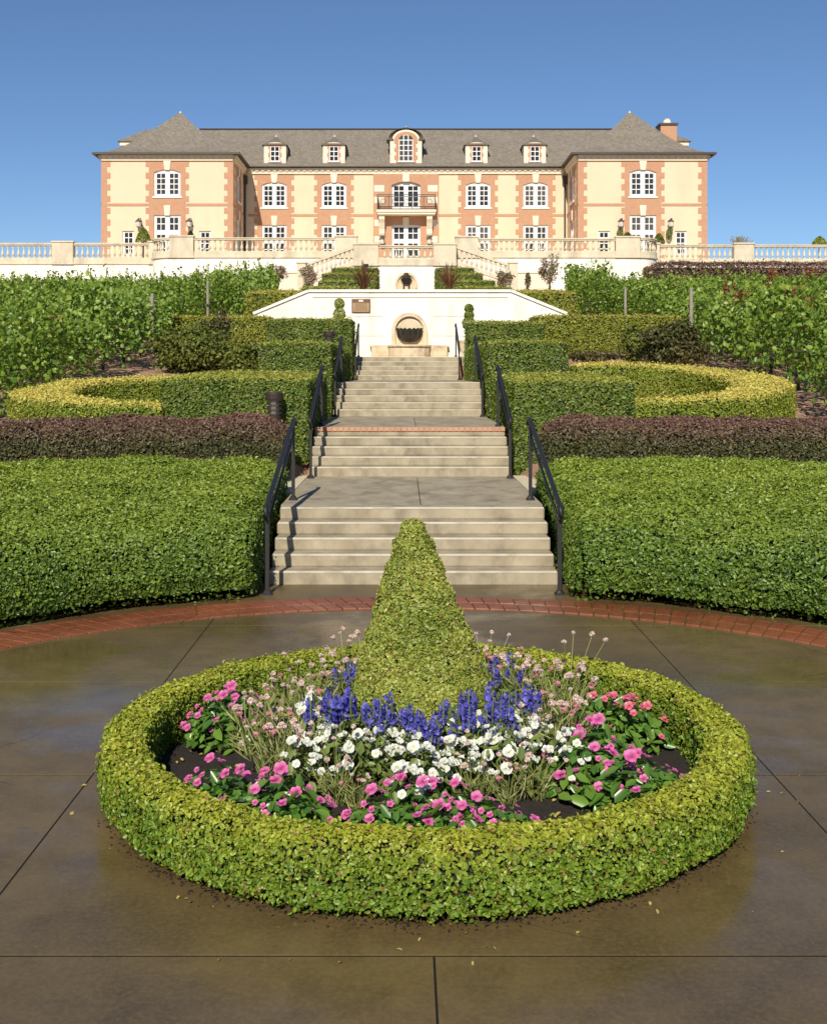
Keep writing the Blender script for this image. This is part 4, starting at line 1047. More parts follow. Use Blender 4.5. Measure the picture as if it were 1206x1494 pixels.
m = MB().frame(*fr); m.box(X0, X1, 0.28, 0.50, ZE - 0.05, ZE + 0.10); m.build('gutter', 'gutter', ch)
# roof of the main range
m = MB()
yR = 101.2
pf = [(DM - 0.62, ZE + 0.02), (DM + 0.2, ZE + 0.48), (DM + 1.4, ZE + 1.42), (yR, 24.4), (yR + 4.2, 20.6), (yR + 5.4, ZE)]
xa, xb = -18.5, 18.7
m.add([(x, y, z) for x in (xa, xb) for y, z in pf], [(i, i + 1, i + 7, i + 6) for i in range(5)] + [(0, 6, 11, 5), (0, 1, 2, 3, 4, 5), (6, 11, 10, 9, 8, 7)])
m.build('roof', 'roof', ch)
m = MB(); m.tube([(xa, yR, 24.42), (xb, yR, 24.42)], 0.11, 6); m.build('ridge_cap', 'gutter', ch)
# pavilions
def pavilion(pxa, pxb, pxapex, pxw, small, inner):
    fr = FRONT(DG); u0, u1 = ax(pxa, DG), ax(pxb, DG); uc = ax(pxw, DG)
    wm = MB().frame(*fr); holes = []
    bay(fr, uc, holes, w_=2.12, wide=1.73, narrow=1.47)
    for px in small:
        x = ax(px, DG); holes.append((x - 0.47, x + 0.47, 11.9, 13.86)); window(ch, fr, x, 0.94, 11.9, 13.86, 4, pairs=1, name='small_window', dep=0.2)
    wall_cells(wm, u0, u1, ZF, ZE, holes)
    quoin(fr, u0, 1, 0.72, 0.45, ZF, ZC); quoin(fr, u1, -1, 0.72, 0.45, ZF, ZC)
    for a, b in ((u0, uc - 1.5), (uc + 1.5, u1)): band(fr, a, b, -0.02, 0.034, ZS - 0.11, ZS + 0.11)
    wm.build('wall', 'stucco', ch); cornice(fr, u0, u1)
    D = u1 - u0
    for side in (-1, 1):
        x = u0 if side < 0 else u1
        f2 = ((x, DG, 0), (0, 1, 0), (side, 0, 0)); isin = side == inner
        wm = MB().frame(*f2); holes = []
        if isin:
            c = 3.0
            hu = (c - 0.95, c + 0.95, UW0, UW1); hl = (c - 0.95, c + 0.95, ZF, LD1); holes = [hu, hl]
            bm_ = MB().frame(*f2); teeth(bm_, c, 1.6, 1.35, ZF, ZC, holes); spandrels(bm_, c, 1.9, UW1, 0.24, -0.1, 0.03); bm_.build('brick_panel', 'brick', ch)
            kst(f2, c, UW1 - .04, ZC); kst(f2, c, LD1 - .03, LD1 + .78)
            window(ch, f2, c, 1.9, UW0, UW1, 4, arch=0.2); window(ch, f2, c, 1.9, ZF, LD1, 3, name='french_door', kick=0.9, transom=13.75)
        quoin(f2, 0.0, 1, 0.72, 0.45, ZF, ZC)
        band(f2, 0, D, -0.02, 0.034, ZS - 0.11, ZS + 0.11)
        wall_cells(wm, 0, D, ZF, ZE, holes); wm.build('wall', 'stucco', ch)
        cornice(f2, 0, D)
    xc_, yc_ = (u0 + u1) / 2, DG + D / 2; hw_ = D / 2 + 0.58; hz = 24.55 - ZE
    m = MB()
    cv = [(0, 0), (0.10, 0.032), (0.2, 0.088), (0.32, 0.18), (0.52, 0.395), (0.76, 0.70), (0.965, 0.97), (1.0, 1.0)]
    vs_ = []
    for t, hgt in cv[:-1]:
        k = hw_ * (1 - t); z = ZE + 0.02 + hz * hgt
        vs_ += [(xc_ - k, yc_ - k, z), (xc_ + k, yc_ - k, z), (xc_ + k, yc_ + k, z), (xc_ - k, yc_ + k, z)]
    vs_.append((xc_, yc_, ZE + hz)); L = len(cv) - 1
    m.add(vs_, [(i * 4 + k, i * 4 + (k + 1) % 4, (i + 1) * 4 + (k + 1) % 4, (i + 1) * 4 + k) for i in range(L - 1) for k in range(4)] + [((L - 1) * 4 + k, (L - 1) * 4 + (k + 1) % 4, 4 * L) for k in range(4)] + [(3, 2, 1, 0)])
    ro = m.build('pavilion_roof', 'roof', ch)
    f = MB(); f.lathe([(0.12, -0.1), (0.07, 0.02), (0.09, 0.06), (0.03, 0.12)], (xc_, yc_, ZE + hz), 8); f.build('finial', 'trim', ro)
    g = MB(); e0, e1 = hw_ + 0.03, hw_ - 0.16
    for a, b, c, d_ in ((-e0, e0, -e0, -e1), (-e0, e0, e1, e0), (-e0, -e1, -e1, e1), (e1, e0, -e1, e1)): g.box(xc_ + a, xc_ + b, yc_ + c, yc_ + d_, ZE - 0.10, ZE + 0.06)
    g.build('gutter', 'gutter', ch)
pavilion(148, 340, 262, 244, (187, 299), 1)
pavilion(843, 1031, 920, 937.5, (881, 993), -1)
# down pipes
for px in (357, 824):
    x = ax(px, DM - .2); m = MB(); m.tube([(x, DM - 0.14, ZF), (x, DM - 0.14, 18.6)], 0.085, 8); m.box(x - 0.22, x + 0.22, DM - 0.34, DM - 0.02, 18.6, 19.3); m.build('downpipe', 'gutter', ch)
# rear ranges whose eaves and hips show behind the pavilions
for pa, pb, s in ((177, 262, -1), (920, 1002, 1)):
    d = 108; x0, x1 = ax(pa, d), ax(pb, d); z1 = az(207, d); zt = az(188.5, d + 2)
    m = MB(); m.box(x0, x1, d, d + 9, ZF, z1); m.build('rear_wall', 'stucco', ch)
    m = MB(); m.box(x0 - .12, x1 + .12, d - .15, d + 9.1, z1 - .35, z1 + .05); m.build('cornice', 'trim', ch)
    e = 0.35; h4 = [(x0 - e, d - e, z1 + .05), (x1 + e, d - e, z1 + .05), (x1 + e, d + 9 + e, z1 + .05), (x0 - e, d + 9 + e, z1 + .05)]
    xi = 1.9
    t4 = [(x0 + (xi if s < 0 else 0), d + 2, zt), (x1 - (xi if s > 0 else 0), d + 2, zt), (x1 - (xi if s > 0 else 0), d + 7, zt), (x0 + (xi if s < 0 else 0), d + 7, zt)]
    m = MB(); m.hexa(h4, t4); m.build('rear_roof', 'roof', ch)
d = 104.0; m = MB(); x0, x1 = ax(963.5, d), ax(987, d)
m.box(x0, x1, d, d + 1.5, 20.5, az(182, d)); co = m.build('chimney', 'brick', ch)
m = MB(); m.box(x0 - .12, x1 + .12, d - .12, d + 1.62, az(182, d) , az(179, d)); m.build('chimney_cap', 'gutter', co)
m = MB(); xm = (x0 + x1) / 2; m.lathe([(0.34, 0), (0.40, 0.1), (0.3, 0.42), (0.34, 0.5)], (xm, d + .7, az(179, d)), 10); m.build('chimney_pot', 'trim', co)
# dormers
def dormer(px, big=False):
    d = DM + 0.14; fr = FRONT(d); xc = ax(px, d)
    hw = 1.36 if big else 0.94; z0 = 20.45; zsh = 22.45 if big else 22.0; rise = 0.85 if big else 0.22
    ww = 0.60 if big else 0.39; wz1 = 22.95 if big else 21.85; wz0 = 20.62
    root = MB().frame(*fr); K = 12
    top = [(xc + hw * 0.86 * math.cos(PI * k / K), zsh + rise * math.sin(PI * k / K)) for k in range(K + 1)]
    pl = [(xc - hw, z0), (xc + hw, z0), (xc + hw, zsh)] + top + [(xc - hw, zsh)]
    L = len(pl)
    root.add([(u, 0, z) for u, z in pl] + [(u, -4.2 if big else -3.2, z) for u, z in pl], [tuple(range(L)), tuple(range(L, 2 * L))] + [(i, (i + 1) % L, (i + 1) % L + L, i + L) for i in range(L)])
    o = root.build('dormer', 'trim', ch)
    bk = MB().frame(*fr); bw = hw - 0.36
    hole = [(xc - ww, xc + ww, wz0, wz1)]
    teeth(bk, xc, bw, bw - (0.14 if big else 0.10), z0 + .02, zsh, hole, n=0.035, th=0.34)
    if big:
        KK = 10
        for k in range(KK):
            a0, a1 = PI * k / KK, PI * (k + 1) / KK
            zc_ = zsh
            q = [(xc + bw * math.cos(a0), zc_ + 0.68 * math.sin(a0)), (xc + bw * math.cos(a1), zc_ + 0.68 * math.sin(a1)), (xc + ww * math.cos(a1), zc_ + 0.42 * math.sin(a1)), (xc + ww * math.cos(a0), zc_ + 0.42 * math.sin(a0))]
            bk.add([(u, 0.0, z) for u, z in q] + [(u, .035, z) for u, z in q], [(0, 1, 2, 3), (4, 5, 6, 7), (0, 1, 5, 4), (1, 2, 6, 5), (2, 3, 7, 6), (3, 0, 4, 7)])
    bk.build('brick_surround', 'brick', o)
    # window: frame bars with dark pane, in front of the cheek so that both read
    wb = MB().frame(*fr)
    t = 0.06
    pn = MB().frame(*fr)
    if big:
        pts = [(xc - ww, wz0), (xc + ww, wz0)] + [(xc + ww * math.cos(PI * k / 10), zsh + 0.42 * math.sin(PI * k / 10)) for k in range(11)]
        pn.add([(u, 0.012, z) for u, z in pts], [tuple(range(len(pts)))])
        wb.box(xc - ww, xc - ww + t, 0.0, 0.03, wz0, zsh); wb.box(xc + ww - t, xc + ww, 0.0, 0.03, wz0, zsh); rows = 5; zt = zsh + 0.40
    else:
        pn.add([(xc - ww, 0.012, wz0), (xc + ww, 0.012, wz0), (xc + ww, 0.012, wz1), (xc - ww, 0.012, wz1)], [(0, 1, 2, 3)])
        wb.box(xc - ww, xc - ww + t, 0.0, 0.03, wz0, wz1); wb.box(xc + ww - t, xc + ww, 0.0, 0.03, wz0, wz1); rows = 3; zt = wz1
    cs = 3 if big else 2
    for c in range(1, cs): x = xc - ww + 2 * ww * c / cs; wb.box(x - 0.035, x + 0.035, 0.004, 0.028, wz0, zt)
    for r in range(rows + 1): z = wz0 + (zt - wz0) * r / rows; hwid = ww if z <= zsh else ww * math.sqrt(max(0.05, 1 - ((z - zsh) / 0.42) ** 2)); wb.box(xc - hwid + .002, xc + hwid - .002, 0.006, 0.026, z - 0.035, z + 0.035)
    wb.build('window', 'frame', o); pn.build('pane', 'glass', o)
    sl = MB().frame(*fr); sl.box(xc - ww - .1, xc + ww + .1, 0, 0.12, wz0 - .12, wz0 - .02); sl.build('sill', 'frame', o)
    # curved little roof
    r = MB(); ov = 0.16; zt2 = 23.8 if big else 22.95; bd = 4.4 if big else 3.4
    A = [(xc - hw - ov, d - ov, zsh - 0.02), (xc + hw + ov, d - ov, zsh - .02), (xc + hw + ov, d + bd, zsh - .02), (xc - hw - ov, d + bd, zsh - .02)]
    e = 0.5 if big else 0.42
    Bm = [(xc - hw * e, d - ov + 0.45 + (.15 if big else 0), zsh + (zt2 - zsh) * .48), (xc + hw * e, d - ov + 0.45 + (.15 if big else 0), zsh + (zt2 - zsh) * .48), (xc + hw * e, d + bd, zsh + (zt2 - zsh) * .48), (xc - hw * e, d + bd, zsh + (zt2 - zsh) * .48)]
    T = [(xc, d + 0.95, zt2), (xc, d + bd, zt2)]
    if big:
        # arched front: roof follows the arch
        vs_, fs_ = [], []
        for k in range(K + 1):
            a = PI * k / K; cx_, sz = math.cos(a), math.sin(a)
            vs_ += [(xc + (hw + ov) * cx_, d - 0.14, zsh + (rise + .10) * sz), (xc + hw * .55 * cx_, d + 0.75, zsh + (rise + .10) * sz + 0.30 * sz), (xc + 0.04 * cx_, d + 1.3, zt2), (xc + 0.04 * cx_, d + bd, zt2), (xc + (hw + ov) * cx_, d + bd, zsh)]
        for k in range(K):
            fs_ += [(k * 5 + j, (k + 1) * 5 + j, (k + 1) * 5 + j + 1, k * 5 + j + 1) for j in range(2)]
        fs_ += [(0, 1, 2, 3, 4)] + [(K * 5, K * 5 + 4, K * 5 + 3, K * 5 + 2, K * 5 + 1)]
        r.add(vs_, fs_)
        for s in (-1, 1):
            r.box(xc + s * hw - 0.30, xc + s * hw + 0.30, d - 0.16, d + 1.5, zsh - 0.03, zsh + 0.07)
    else:
        r.add(A + Bm + T, [(0, 1, 5, 4), (4, 5, 8), (1, 2, 6, 5), (5, 6, 9, 8), (2, 3, 7, 6), (6, 7, 9), (3, 0, 4, 7), (7, 4, 8, 9), (3, 2, 1, 0)])
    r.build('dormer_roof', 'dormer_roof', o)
    f = MB(); f.lathe([(0.10, -0.08), (0.05, 0.02), (0.07, 0.06), (0.02, 0.1)], (xc, d + (1.3 if big else .95), zt2), 8); f.build('finial', 'trim', o)
for px in (401, 487, 695, 780): dormer(px)
dormer(592, True)
# balcony
fr = FRONT(DM); xc = ax(592, DM)
bx0, bx1 = ax(551, DM), ax(634, DM)
m = MB().frame(*fr); m.box(bx0, bx1, 0.16, 1.35, 15.86, 16.05); m.box(bx0 - .08, bx1 + .08, 0.16, 1.45, 16.05, 16.24); bo = m.build('balcony', 'trim', ch)
m = MB().frame(*fr)
zr0, zr1 = 16.30, 17.52
for z in (zr0, zr1, zr1 - 0.16, zr0 + 0.2):
    m.box(bx0, bx1, 1.33, 1.37, z - 0.02, z + 0.025)
    for x in (bx0, bx1): m.box(x - .02, x + .02, 0.18, 1.33, z - .02, z + .025)
n = 30
for k in range(n + 1):
    x = bx0 + (bx1 - bx0) * k / n; t = 0.03 if k % 6 == 0 else 0.014; m.box(x - t, x + t, 1.335 - t * .2, 1.36 + t * .2, 16.24, zr1)
for x in (bx0 + .0, bx1 - .0):
    for k in range(8): m.box(x - .014, x + .014, 0.25 + .14 * k, 0.27 + .14 * k, 16.24, zr1)
for k in range(5):
    c = bx0 + (bx1 - bx0) * (k + .5) / 5
    m.tube([m.p((c, 0, 0)) * 0 + Vector((c + 0.22 * math.cos(a) , DM - 0, 0)) * 0 + Vector((c + 0.22 * math.cos(a), 1.35, 16.92 + 0.22 * math.sin(a))) for a in [2 * PI * q / 12 for q in range(13)]], 0.016, 5, False)
m.build('railing', 'iron', bo)
for px in (557, 626):
    x = ax(px, DM); m = MB().frame(*fr)
    prf = [(0.16, 15.86), (1.15, 15.86), (1.1, 15.5), (0.85, 15.2), (0.55, 14.7), (0.5, 14.35), (0.42, 14.2), (0.16, 14.1)]
    m.add([(x - .24, a, z) for a, z in prf] + [(x + .24, a, z) for a, z in prf], [tuple(range(8)), tuple(range(15, 7, -1))] + [(i, (i + 1) % 8, (i + 1) % 8 + 8, i + 8) for i in range(8)])
    m.build('bracket', 'trim', bo)
# lanterns
def lantern(px, ytop, ybot, d, lab, s=1.0):
    z1, z0 = az(ytop, d), az(ybot, d); x = ax(px, d); h = z1 - z0
    root = thing('wall_lantern', (x, d, z0), lab, 'lantern', 'wall lanterns beside the chateau doors')
    y = d - 0.42; r = h * 0.27
    m = MB(); m.lathe([(r * .6, h * .08), (r, h * .16), (r * 1.05, h * .62), (r * .95, h * .64)], (x, y, z0), 6); m.build('glass_body', 'lampglass', root)
    m = MB(); m.lathe([(r * 1.3, h * .62), (r * 1.25, h * .68), (r * .6, h * .84), (r * .25, h * .92), (r * .12, h)], (x, y, z0), 6); m.lathe([(r * .2, 0), (r * .65, h * .1)], (x, y, z0), 6); m.build('cap', 'gutter', root)
    m = MB(); m.tube([(x, y, z0 + h * .95), (x + .12, y + .2, z0 + h * 1.02), (x + .2, d - 0.03, z0 + h * .6), (x + .2, d - .03, z0 + h * .2)], 0.035, 6); m.build('bracket', 'iron', root)
for px, lab in ((203.5, 'wall lantern left of the left pavilion door'), (277, 'wall lantern right of the left pavilion door'), (904, 'wall lantern left of the right pavilion door'), (976.5, 'wall lantern right of the right pavilion door')):
    lantern(px, 319, 333, DG, lab)
for px, lab in ((557, 'dark wall lantern left of the central door under the balcony'), (626, 'dark wall lantern right of the central door under the balcony')): lantern(px, 345, 358, DM - .16, lab)
for px, lab in ((904, 'dark oval hanging basket under the lantern left of the right pavilion door'), (976, 'dark oval hanging basket under the lantern right of the right pavilion door')):
    c = at(px, 341, DG - .35); root = thing('hanging_basket', c, lab, 'hanging basket', 'hanging baskets')
    dirs = unit(rng.normal(size=(260, 3))); cloud('foliage', np.array(c) + dirs * np.array((.24, .24, .42)), dirs, .13, 'tier', root, .8, .6, False)
    m = MB(); m.tube([c + Vector((0, 0, .3)), c + Vector((0, .1, .75)), c + Vector((.1, .33, .75))], .02, 5); m.build('hook', 'iron', root)

# ------------------------------------------------------------------ vineyard
def make_vine(k):
    root = thing('grapevine', (0, 0, 0), 'x', 'grapevine')
    n = 1150
    P = np.stack([rng.uniform(-0.95, 0.95, n), rng.normal(0, 0.32, n), 0.26 + 1.50 * rng.beta(1.45, 1.15, n)], 1)
    P[:, 2] += 0.16 * np.sin(P[:, 0] * 4.2 + k) + 0.08 * np.sin(P[:, 0] * 11 + 2 * k)
    P[:, 1] += 0.10 * np.sin(P[:, 2] * 5 + P[:, 0] * 3 + k)
    low = rng.random(n) < np.clip((0.62 - P[:, 2]) * 1.6, 0, 0.9)
    P = P[~low]
    q = []
    for s in range(8):
        x = rng.uniform(-.85, .85); hh = rng.uniform(1.75, 2.3); lean = rng.uniform(-.2, .2)
        for z in np.arange(1.55, hh, 0.075): q.append((x + lean * (z - 1.7) + rng.normal(0, .04), rng.normal(0, .06), z))
    P = np.concatenate([P, np.array(q)])
    Nn = unit(np.stack([rng.normal(0, .5, len(P)), np.sign(P[:, 1]) * .5 - .45, np.full(len(P), .55)], 1))
    cloud('foliage', P, Nn, 0.098, 'vine', root, 0.6, 0.85, True, (P[:, 2] - 1.0) * 0.22 + 0.15 * rng.normal(size=len(P)))
    t = MB(); b = random.uniform(-.08, .08)
    t.tube([(0, 0, -0.15), (b, .03, .25), (-b * .5, -.02, .55), (0.03, 0, .85)], [.055, .042, .045, .035], 6)
    t.tube([(0.03, 0, .84), (.4, 0, .92), (.9, .02, .95)], [.03, .022, .015], 5); t.tube([(0.03, 0, .84), (-.4, 0, .9), (-.9, -.02, .95)], [.03, .022, .015], 5)
    t.build('trunk', 'bark', root)
    return root
VINES = [make_vine(k) for k in range(6)]
first = [True] * 6
def place_vine(x, y, side):
    k = random.randrange(6)
    o = VINES[k] if first[k] else copy_tree(VINES[k])
    first[k] = False
    px = VX + (x - CX) * F / y
    hi = 1.22 if (y > 47 and (300 < px < 398 or 815 < px < 880)) else 1.0
    o.location = (x, y, G(y) - 0.02); o.rotation_euler = (0, 0, random.choice((0, PI)) + random.uniform(-.15, .15))
    s = random.uniform(.9, 1.1); o.scale = (s, s, s * hi * (1.14 if y < 34 else 1.0) * random.uniform(.90, 1.08))
    if side < 0: o['label'] = 'leafy green grapevine in the rows on the slope left of the steps'; o['group'] = 'grapevines left of the steps'
    else: o['label'] = 'leafy green grapevine in the rows on the slope right of the steps'; o['group'] = 'grapevines right of the steps'
def edge(side, d):
    if side < 0: return float(np.interp(d, [22, 30, 40], [7.75, 7.8, 8.0])) if d < 47 else 190 * d / F
    return float(np.interp(d, [22, 34, 46.9, 47], [8.5, 9.3, 9.3, 7.2])) if d < 47 else 242 * d / F
nv = 0
for side in (-1, 1):
    for d in np.arange(21.4, 72.5, 2.25):
        if 45.2 < d < 47.2: continue
        x = edge(side, d) + (0.3 if d < 36 else 0.8)
        lim = (0.362 if side < 0 else 0.380) * d + 1.0
        while x < lim:
            place_vine(side * x + CX, d + random.uniform(-.08, .08), side); x += 1.62 + random.uniform(-.08, .08); nv += 1
print('vines', nv)
# posts and red shoots
for i, (px, yb, yt, d, lab, mt) in enumerate([(222, 500, 428, 34.5, 'grey wooden post at the lower end of the left vine rows', 'wood'), (303, 459, 410, 46, 'grey wooden post at the upper end of the left vine rows', 'wood'),
        (912, 459, 419, 46, 'grey wooden post at the upper end of the right vine rows', 'wood'), (1008, 475, 420, 33.9, 'pale wooden post among the lower right vines behind the brown bush', 'wood'),
        (290, 420, 396, 55, 'thin dark stake against the terrace wall above the left vines', 'bark')]):
    a, b = at(px, yb, d), at(px, yt, d); r = 0.055 if mt == 'wood' else 0.035
    m = MB(); m.lathe([(r, -0.2), (r * 1.02, (b.z - a.z) * .5), (r * .95, b.z - a.z - .03), (r * .6, b.z - a.z)], a, 9)
    tag(m.build('vine_post', mt, loc=a), lab, 'post', 'posts of the vine rows')
RS = [(1056, 470, 415, 34.75, 'red-brown upright shoots left of the other red shoots in the right vines'), (1143, 462, 425, 30.2, 'red-brown shoots between the two middle tufts of red leaves, lower in the right vines'), (1173, 478, 440, 27.9, 'lowest red-brown shoots near the right edge of the right vines'),
      (1120, 425, 398, 45, 'upper red-brown shoots in the right vines before the hedge'), (1175, 425, 396, 46, 'red-brown shoots near the top right corner of the vines'), (985, 430, 407, 52, 'small red tuft among the right vines near the pale post'), (1076, 450, 430, 32.5, 'small red-brown leaf tuft just right of the tall left red shoots'), (84, 490, 468, 27.9, 'small red-brown leaf tuft in the left vines')]
for px, yb, yt, d, lab in RS:
    a, b = at(px, yb, d), at(px, yt - 5, d); root = thing('red_shoots', a, lab, 'red shoots', 'red leaved shoots among the vines')
    n = 230; t = rng.random(n)
    P = np.stack([a.x + rng.normal(0, .10, n) + .12 * (t - .5), a.y - 0.35 + rng.normal(0, .10, n), a.z + t * (b.z - a.z)], 1)
    cloud('leaves', P, unit(np.stack([rng.normal(0, .4, n), np.full(n, -.6), np.full(n, .4)], 1)), 0.11, 'redleaf', root, .7, .6, False, rng.random(n) * .3)
    m = MB(); m.tube([(a.x, a.y - .3, G(a.y)), (a.x + .05, a.y - .35, b.z)], .018, 5); m.build('stem', 'bark', root)

# ------------------------------------------------------------------ flower bed
def soil_z(x, y): r = math.hypot(x - RC[0], y - RC[1]); return 0.05 + 0.11 * max(0, 1 - (r / 1.5) ** 2)
m = MB(); nr, na = 14, 48
vs_ = [(RC[0], RC[1], soil_z(*RC))]
for i in range(1, nr + 1):
    r = 1.66 * i / nr
    for k in range(na):
        a = 2 * PI * k / na; x, y = RC[0] + r * math.cos(a), RC[1] + r * math.sin(a)
        vs_.append((x, y, soil_z(x, y) + random.uniform(-.012, .018)))
m.add(vs_, [(0, 1 + k, 1 + (k + 1) % na) for k in range(na)] + [(1 + i * na + k, 1 + i * na + (k + 1) % na, 1 + (i + 1) * na + (k + 1) % na, 1 + (i + 1) * na + k) for i in range(nr - 1) for k in range(na)])
tag(m.build('soil', 'soil', smooth=True), kind='structure')
def litter(n, fn, size, nm):
    P = np.array([fn() for _ in range(n)]); V, Q, k = leaf_geo(P, np.tile((0, 0, 1.0), (n, 1)), size, 0.35, .55, True)
    tag(link(nm, np_mesh(nm, V, Q, ['litter'], None, np.repeat(rng.random(n), k))), kind='stuff')
def _bed():
    a = random.uniform(0, 2 * PI); r = 1.5 * math.sqrt(random.random()); x, y = RC[0] + r * math.cos(a), RC[1] + r * math.sin(a); return (x, y, soil_z(x, y) + .02)
litter(260, _bed, 0.028, 'leaf_litter')
def _pave():
    a = random.uniform(PI, 2 * PI); r = 1.9 + abs(random.gauss(0, .22)); return (RC[0] + r * math.cos(a), RC[1] + r * math.sin(a), 0.006)
litter(30, _pave, 0.022, 'leaf_litter')
# wet earth washed out along the foot of the round hedge
P = np.array([(RC[0] + r * math.cos(a), RC[1] + r * math.sin(a), 0.003) for a, r in [(random.uniform(0, 2 * PI), 1.80 + abs(random.gauss(0, .045))) for _ in range(1700)]])
V, Q, k = leaf_geo(P, np.tile((0, 0, 1.0), (len(P), 1)), 0.014, .5, .7, True)
o = link('soil_crumbs', np_mesh('soil_crumbs', V, Q, ['soil'])); tag(o, kind='stuff')

def petal_mesh(name, mat, r, npet=5, wide=1.15, cup=0.15, ruffle=0.0, eye=None):
    V, Q = [], []
    for k in range(npet):
        a = 2 * PI * k / npet; ca, sa = math.cos(a), math.sin(a); hw = r * math.sin(PI / npet) * wide
        z0 = 0.002 * (k % 2)
        prof = [(0.05, 0.10), (0.45, 0.75), (0.8, 1.0), (1.0, 0.55)]
        b0 = len(V)
        for t, w_ in prof:
            zz = cup * r * (t - .25) + z0
            for s in (-1, 0, 1):
                u = t * r * (1.0 if s == 0 else 0.93); v = s * hw * w_; q = zz + ruffle * r * random.uniform(-1, 1) + (0.05 * r if s else 0)
                V.append((ca * u - sa * v, sa * u + ca * v, q))
        Q += [(b0 + 3 * i + j, b0 + 3 * i + j + 1, b0 + 3 * i + j + 4, b0 + 3 * i + j + 3) for i in range(3) for j in range(2)]
    me = np_mesh(name, np.array(V), np.array(Q), [mat], None, np.tile(np.repeat([1.0, 0.35, 0.0, 0.0], 3), npet))
    return me
def put(me, name, parent, loc, nrm, s=1.0):
    o = bpy.data.objects.new(name, me); COL.objects.link(o); o.parent = parent
    o.location = loc; q = Vector(nrm).to_track_quat('Z', 'Y'); o.rotation_mode = 'QUATERNION'; o.rotation_quaternion = q; o.scale = (s, s, s)
    return o
PM = {c: [petal_mesh('flower', c, 0.030, 5, 0.80, 0.18, 0.14) for _ in range(3)] for c in ('pink', 'rosepink')}
PM['white'] = [petal_mesh('flower', 'white', 0.029, 5, 0.95, 0.15, 0.30) for _ in range(4)]
def clump(name, mat, nfl, leafn, lsize, r, h, fcol, label, lmat='bedleaf'):
    root = thing(name, (0, 0, 0), label, 'flower')
    th = rng.uniform(0, 2 * PI, leafn); rr = r * np.sqrt(rng.random(leafn)); zz = h * (1 - (rr / r) ** 2 * .7) * (0.35 + .6 * rng.random(leafn))
    P = np.stack([rr * np.cos(th), rr * np.sin(th), zz], 1); Nn = unit(np.stack([np.cos(th) * .5, np.sin(th) * .5, np.full(leafn, .8)], 1))
    cloud('foliage', P, Nn, lsize, lmat, root, .5, .5, True, rng.random(leafn) * .3, .18)
    for k in range(nfl):
        a = random.uniform(0, 2 * PI); q = r * 1.02 * math.sqrt(random.random()); z = h * (1 - (q / r) ** 2 * .62) + random.uniform(-.01, .05)
        put(random.choice(PM[fcol]), 'flower', root, (q * math.cos(a), q * math.sin(a), z), (math.cos(a) * .35 + random.uniform(-.25, .25), math.sin(a) * .2 - .36 + random.uniform(-.4, .4), .8), random.uniform(.55, 1.15))
    return root
def spike_mesh():
    V, Q, K = [], [], 0
    P, Nn = [], []
    for k in range(44):
        t = (k + random.random()) / 44; a = random.uniform(0, 2 * PI); rr = 0.034 * (1 - t * .6); P.append((rr * math.cos(a), rr * math.sin(a), t * 0.135)); Nn.append((math.cos(a), math.sin(a), .25))
    V, Q, k = leaf_geo(np.array(P), np.array(Nn), .027, .7, .8, True)
    return np_mesh('flower_spike', V, Q, ['blue'], None, np.repeat(rng.random(len(P)) * .6, k))
SP = [spike_mesh() for _ in range(3)]
def pompon_mesh(mat, r=0.021):
    d_ = unit(rng.normal(size=(60, 3)) + np.array((0, 0, .35)))
    V, Q, k = leaf_geo(d_ * r * .75 * np.array((1, 1, .75)), d_, r * .95, .7, .6, True)
    return np_mesh('flower_head', V, Q, [mat], None, np.repeat(rng.random(60) * .35, k))
PP = [pompon_mesh('pompon', .017), pompon_mesh('pompon', .02), pompon_mesh('duskpink', .017), pompon_mesh('pompon', .014)]
def blue_plant(label):
    root = thing('blue_flower_plant', (0, 0, 0), label, 'flower')
    n = 170; th = rng.uniform(0, 2 * PI, n); rr = .15 * np.sqrt(rng.random(n)); P = np.stack([rr * np.cos(th), rr * np.sin(th), .03 + .29 * rng.random(n)], 1)
    cloud('foliage', P, unit(np.stack([np.cos(th), np.sin(th), np.full(n, .4)], 1)), .062, 'wispdark', root, .8, .22, True, rng.random(n) * .3)
    st = MB()
    for k in range(5):
        a = random.uniform(0, 2 * PI); q = random.uniform(.03, .19); b = Vector((q * math.cos(a), q * math.sin(a), random.uniform(.24, .33)))
        st.tube([(b.x * .3, b.y * .3, 0), tuple(b), (b.x, b.y, b.z + .12)], .004, 4)
        put(random.choice(SP), 'flower_spike', root, b, (random.uniform(-.35, .35), random.uniform(-.35, .35), 1), random.uniform(.6, 1.0))
    st.build('stem', 'wispdark', root)
    return root
def scab_plant(label, hh=.5):
    root = thing('pincushion_plant', (0, 0, 0), label, 'flower')
    n = 130; th = rng.uniform(0, 2 * PI, n); t = rng.random(n); rr = .05 + .17 * t * rng.random(n); P = np.stack([rr * np.cos(th), rr * np.sin(th), .02 + t * .24], 1)
    axn = unit(np.stack([np.cos(th) * .5, np.sin(th) * .5, np.full(n, .8)], 1))
    cloud('foliage', P, unit(np.stack([np.cos(th + 1.5), np.sin(th + 1.5), np.full(n, .2)], 1)), .10, 'wisp', root, .4, .07, True, rng.random(n) * .5, axis=axn)
    st = MB()
    for k in range(8):
        a = random.uniform(0, 2 * PI); q = random.uniform(.06, .24); z = hh * random.uniform(.55, 1.05); b = Vector((q * math.cos(a), q * math.sin(a), z))
        st.tube([(b.x * .15, b.y * .15, 0), (b.x * .5, b.y * .5, z * .6), tuple(b)], .0026, 4, False)
        put(random.choice(PP), 'flower_head', root, b, (random.uniform(-.4, .4), random.uniform(-.4, .2), 1), random.uniform(.8, 1.2))
    st.build('stem', 'wisp', root)
    return root
PROTO = {}
USED = set()
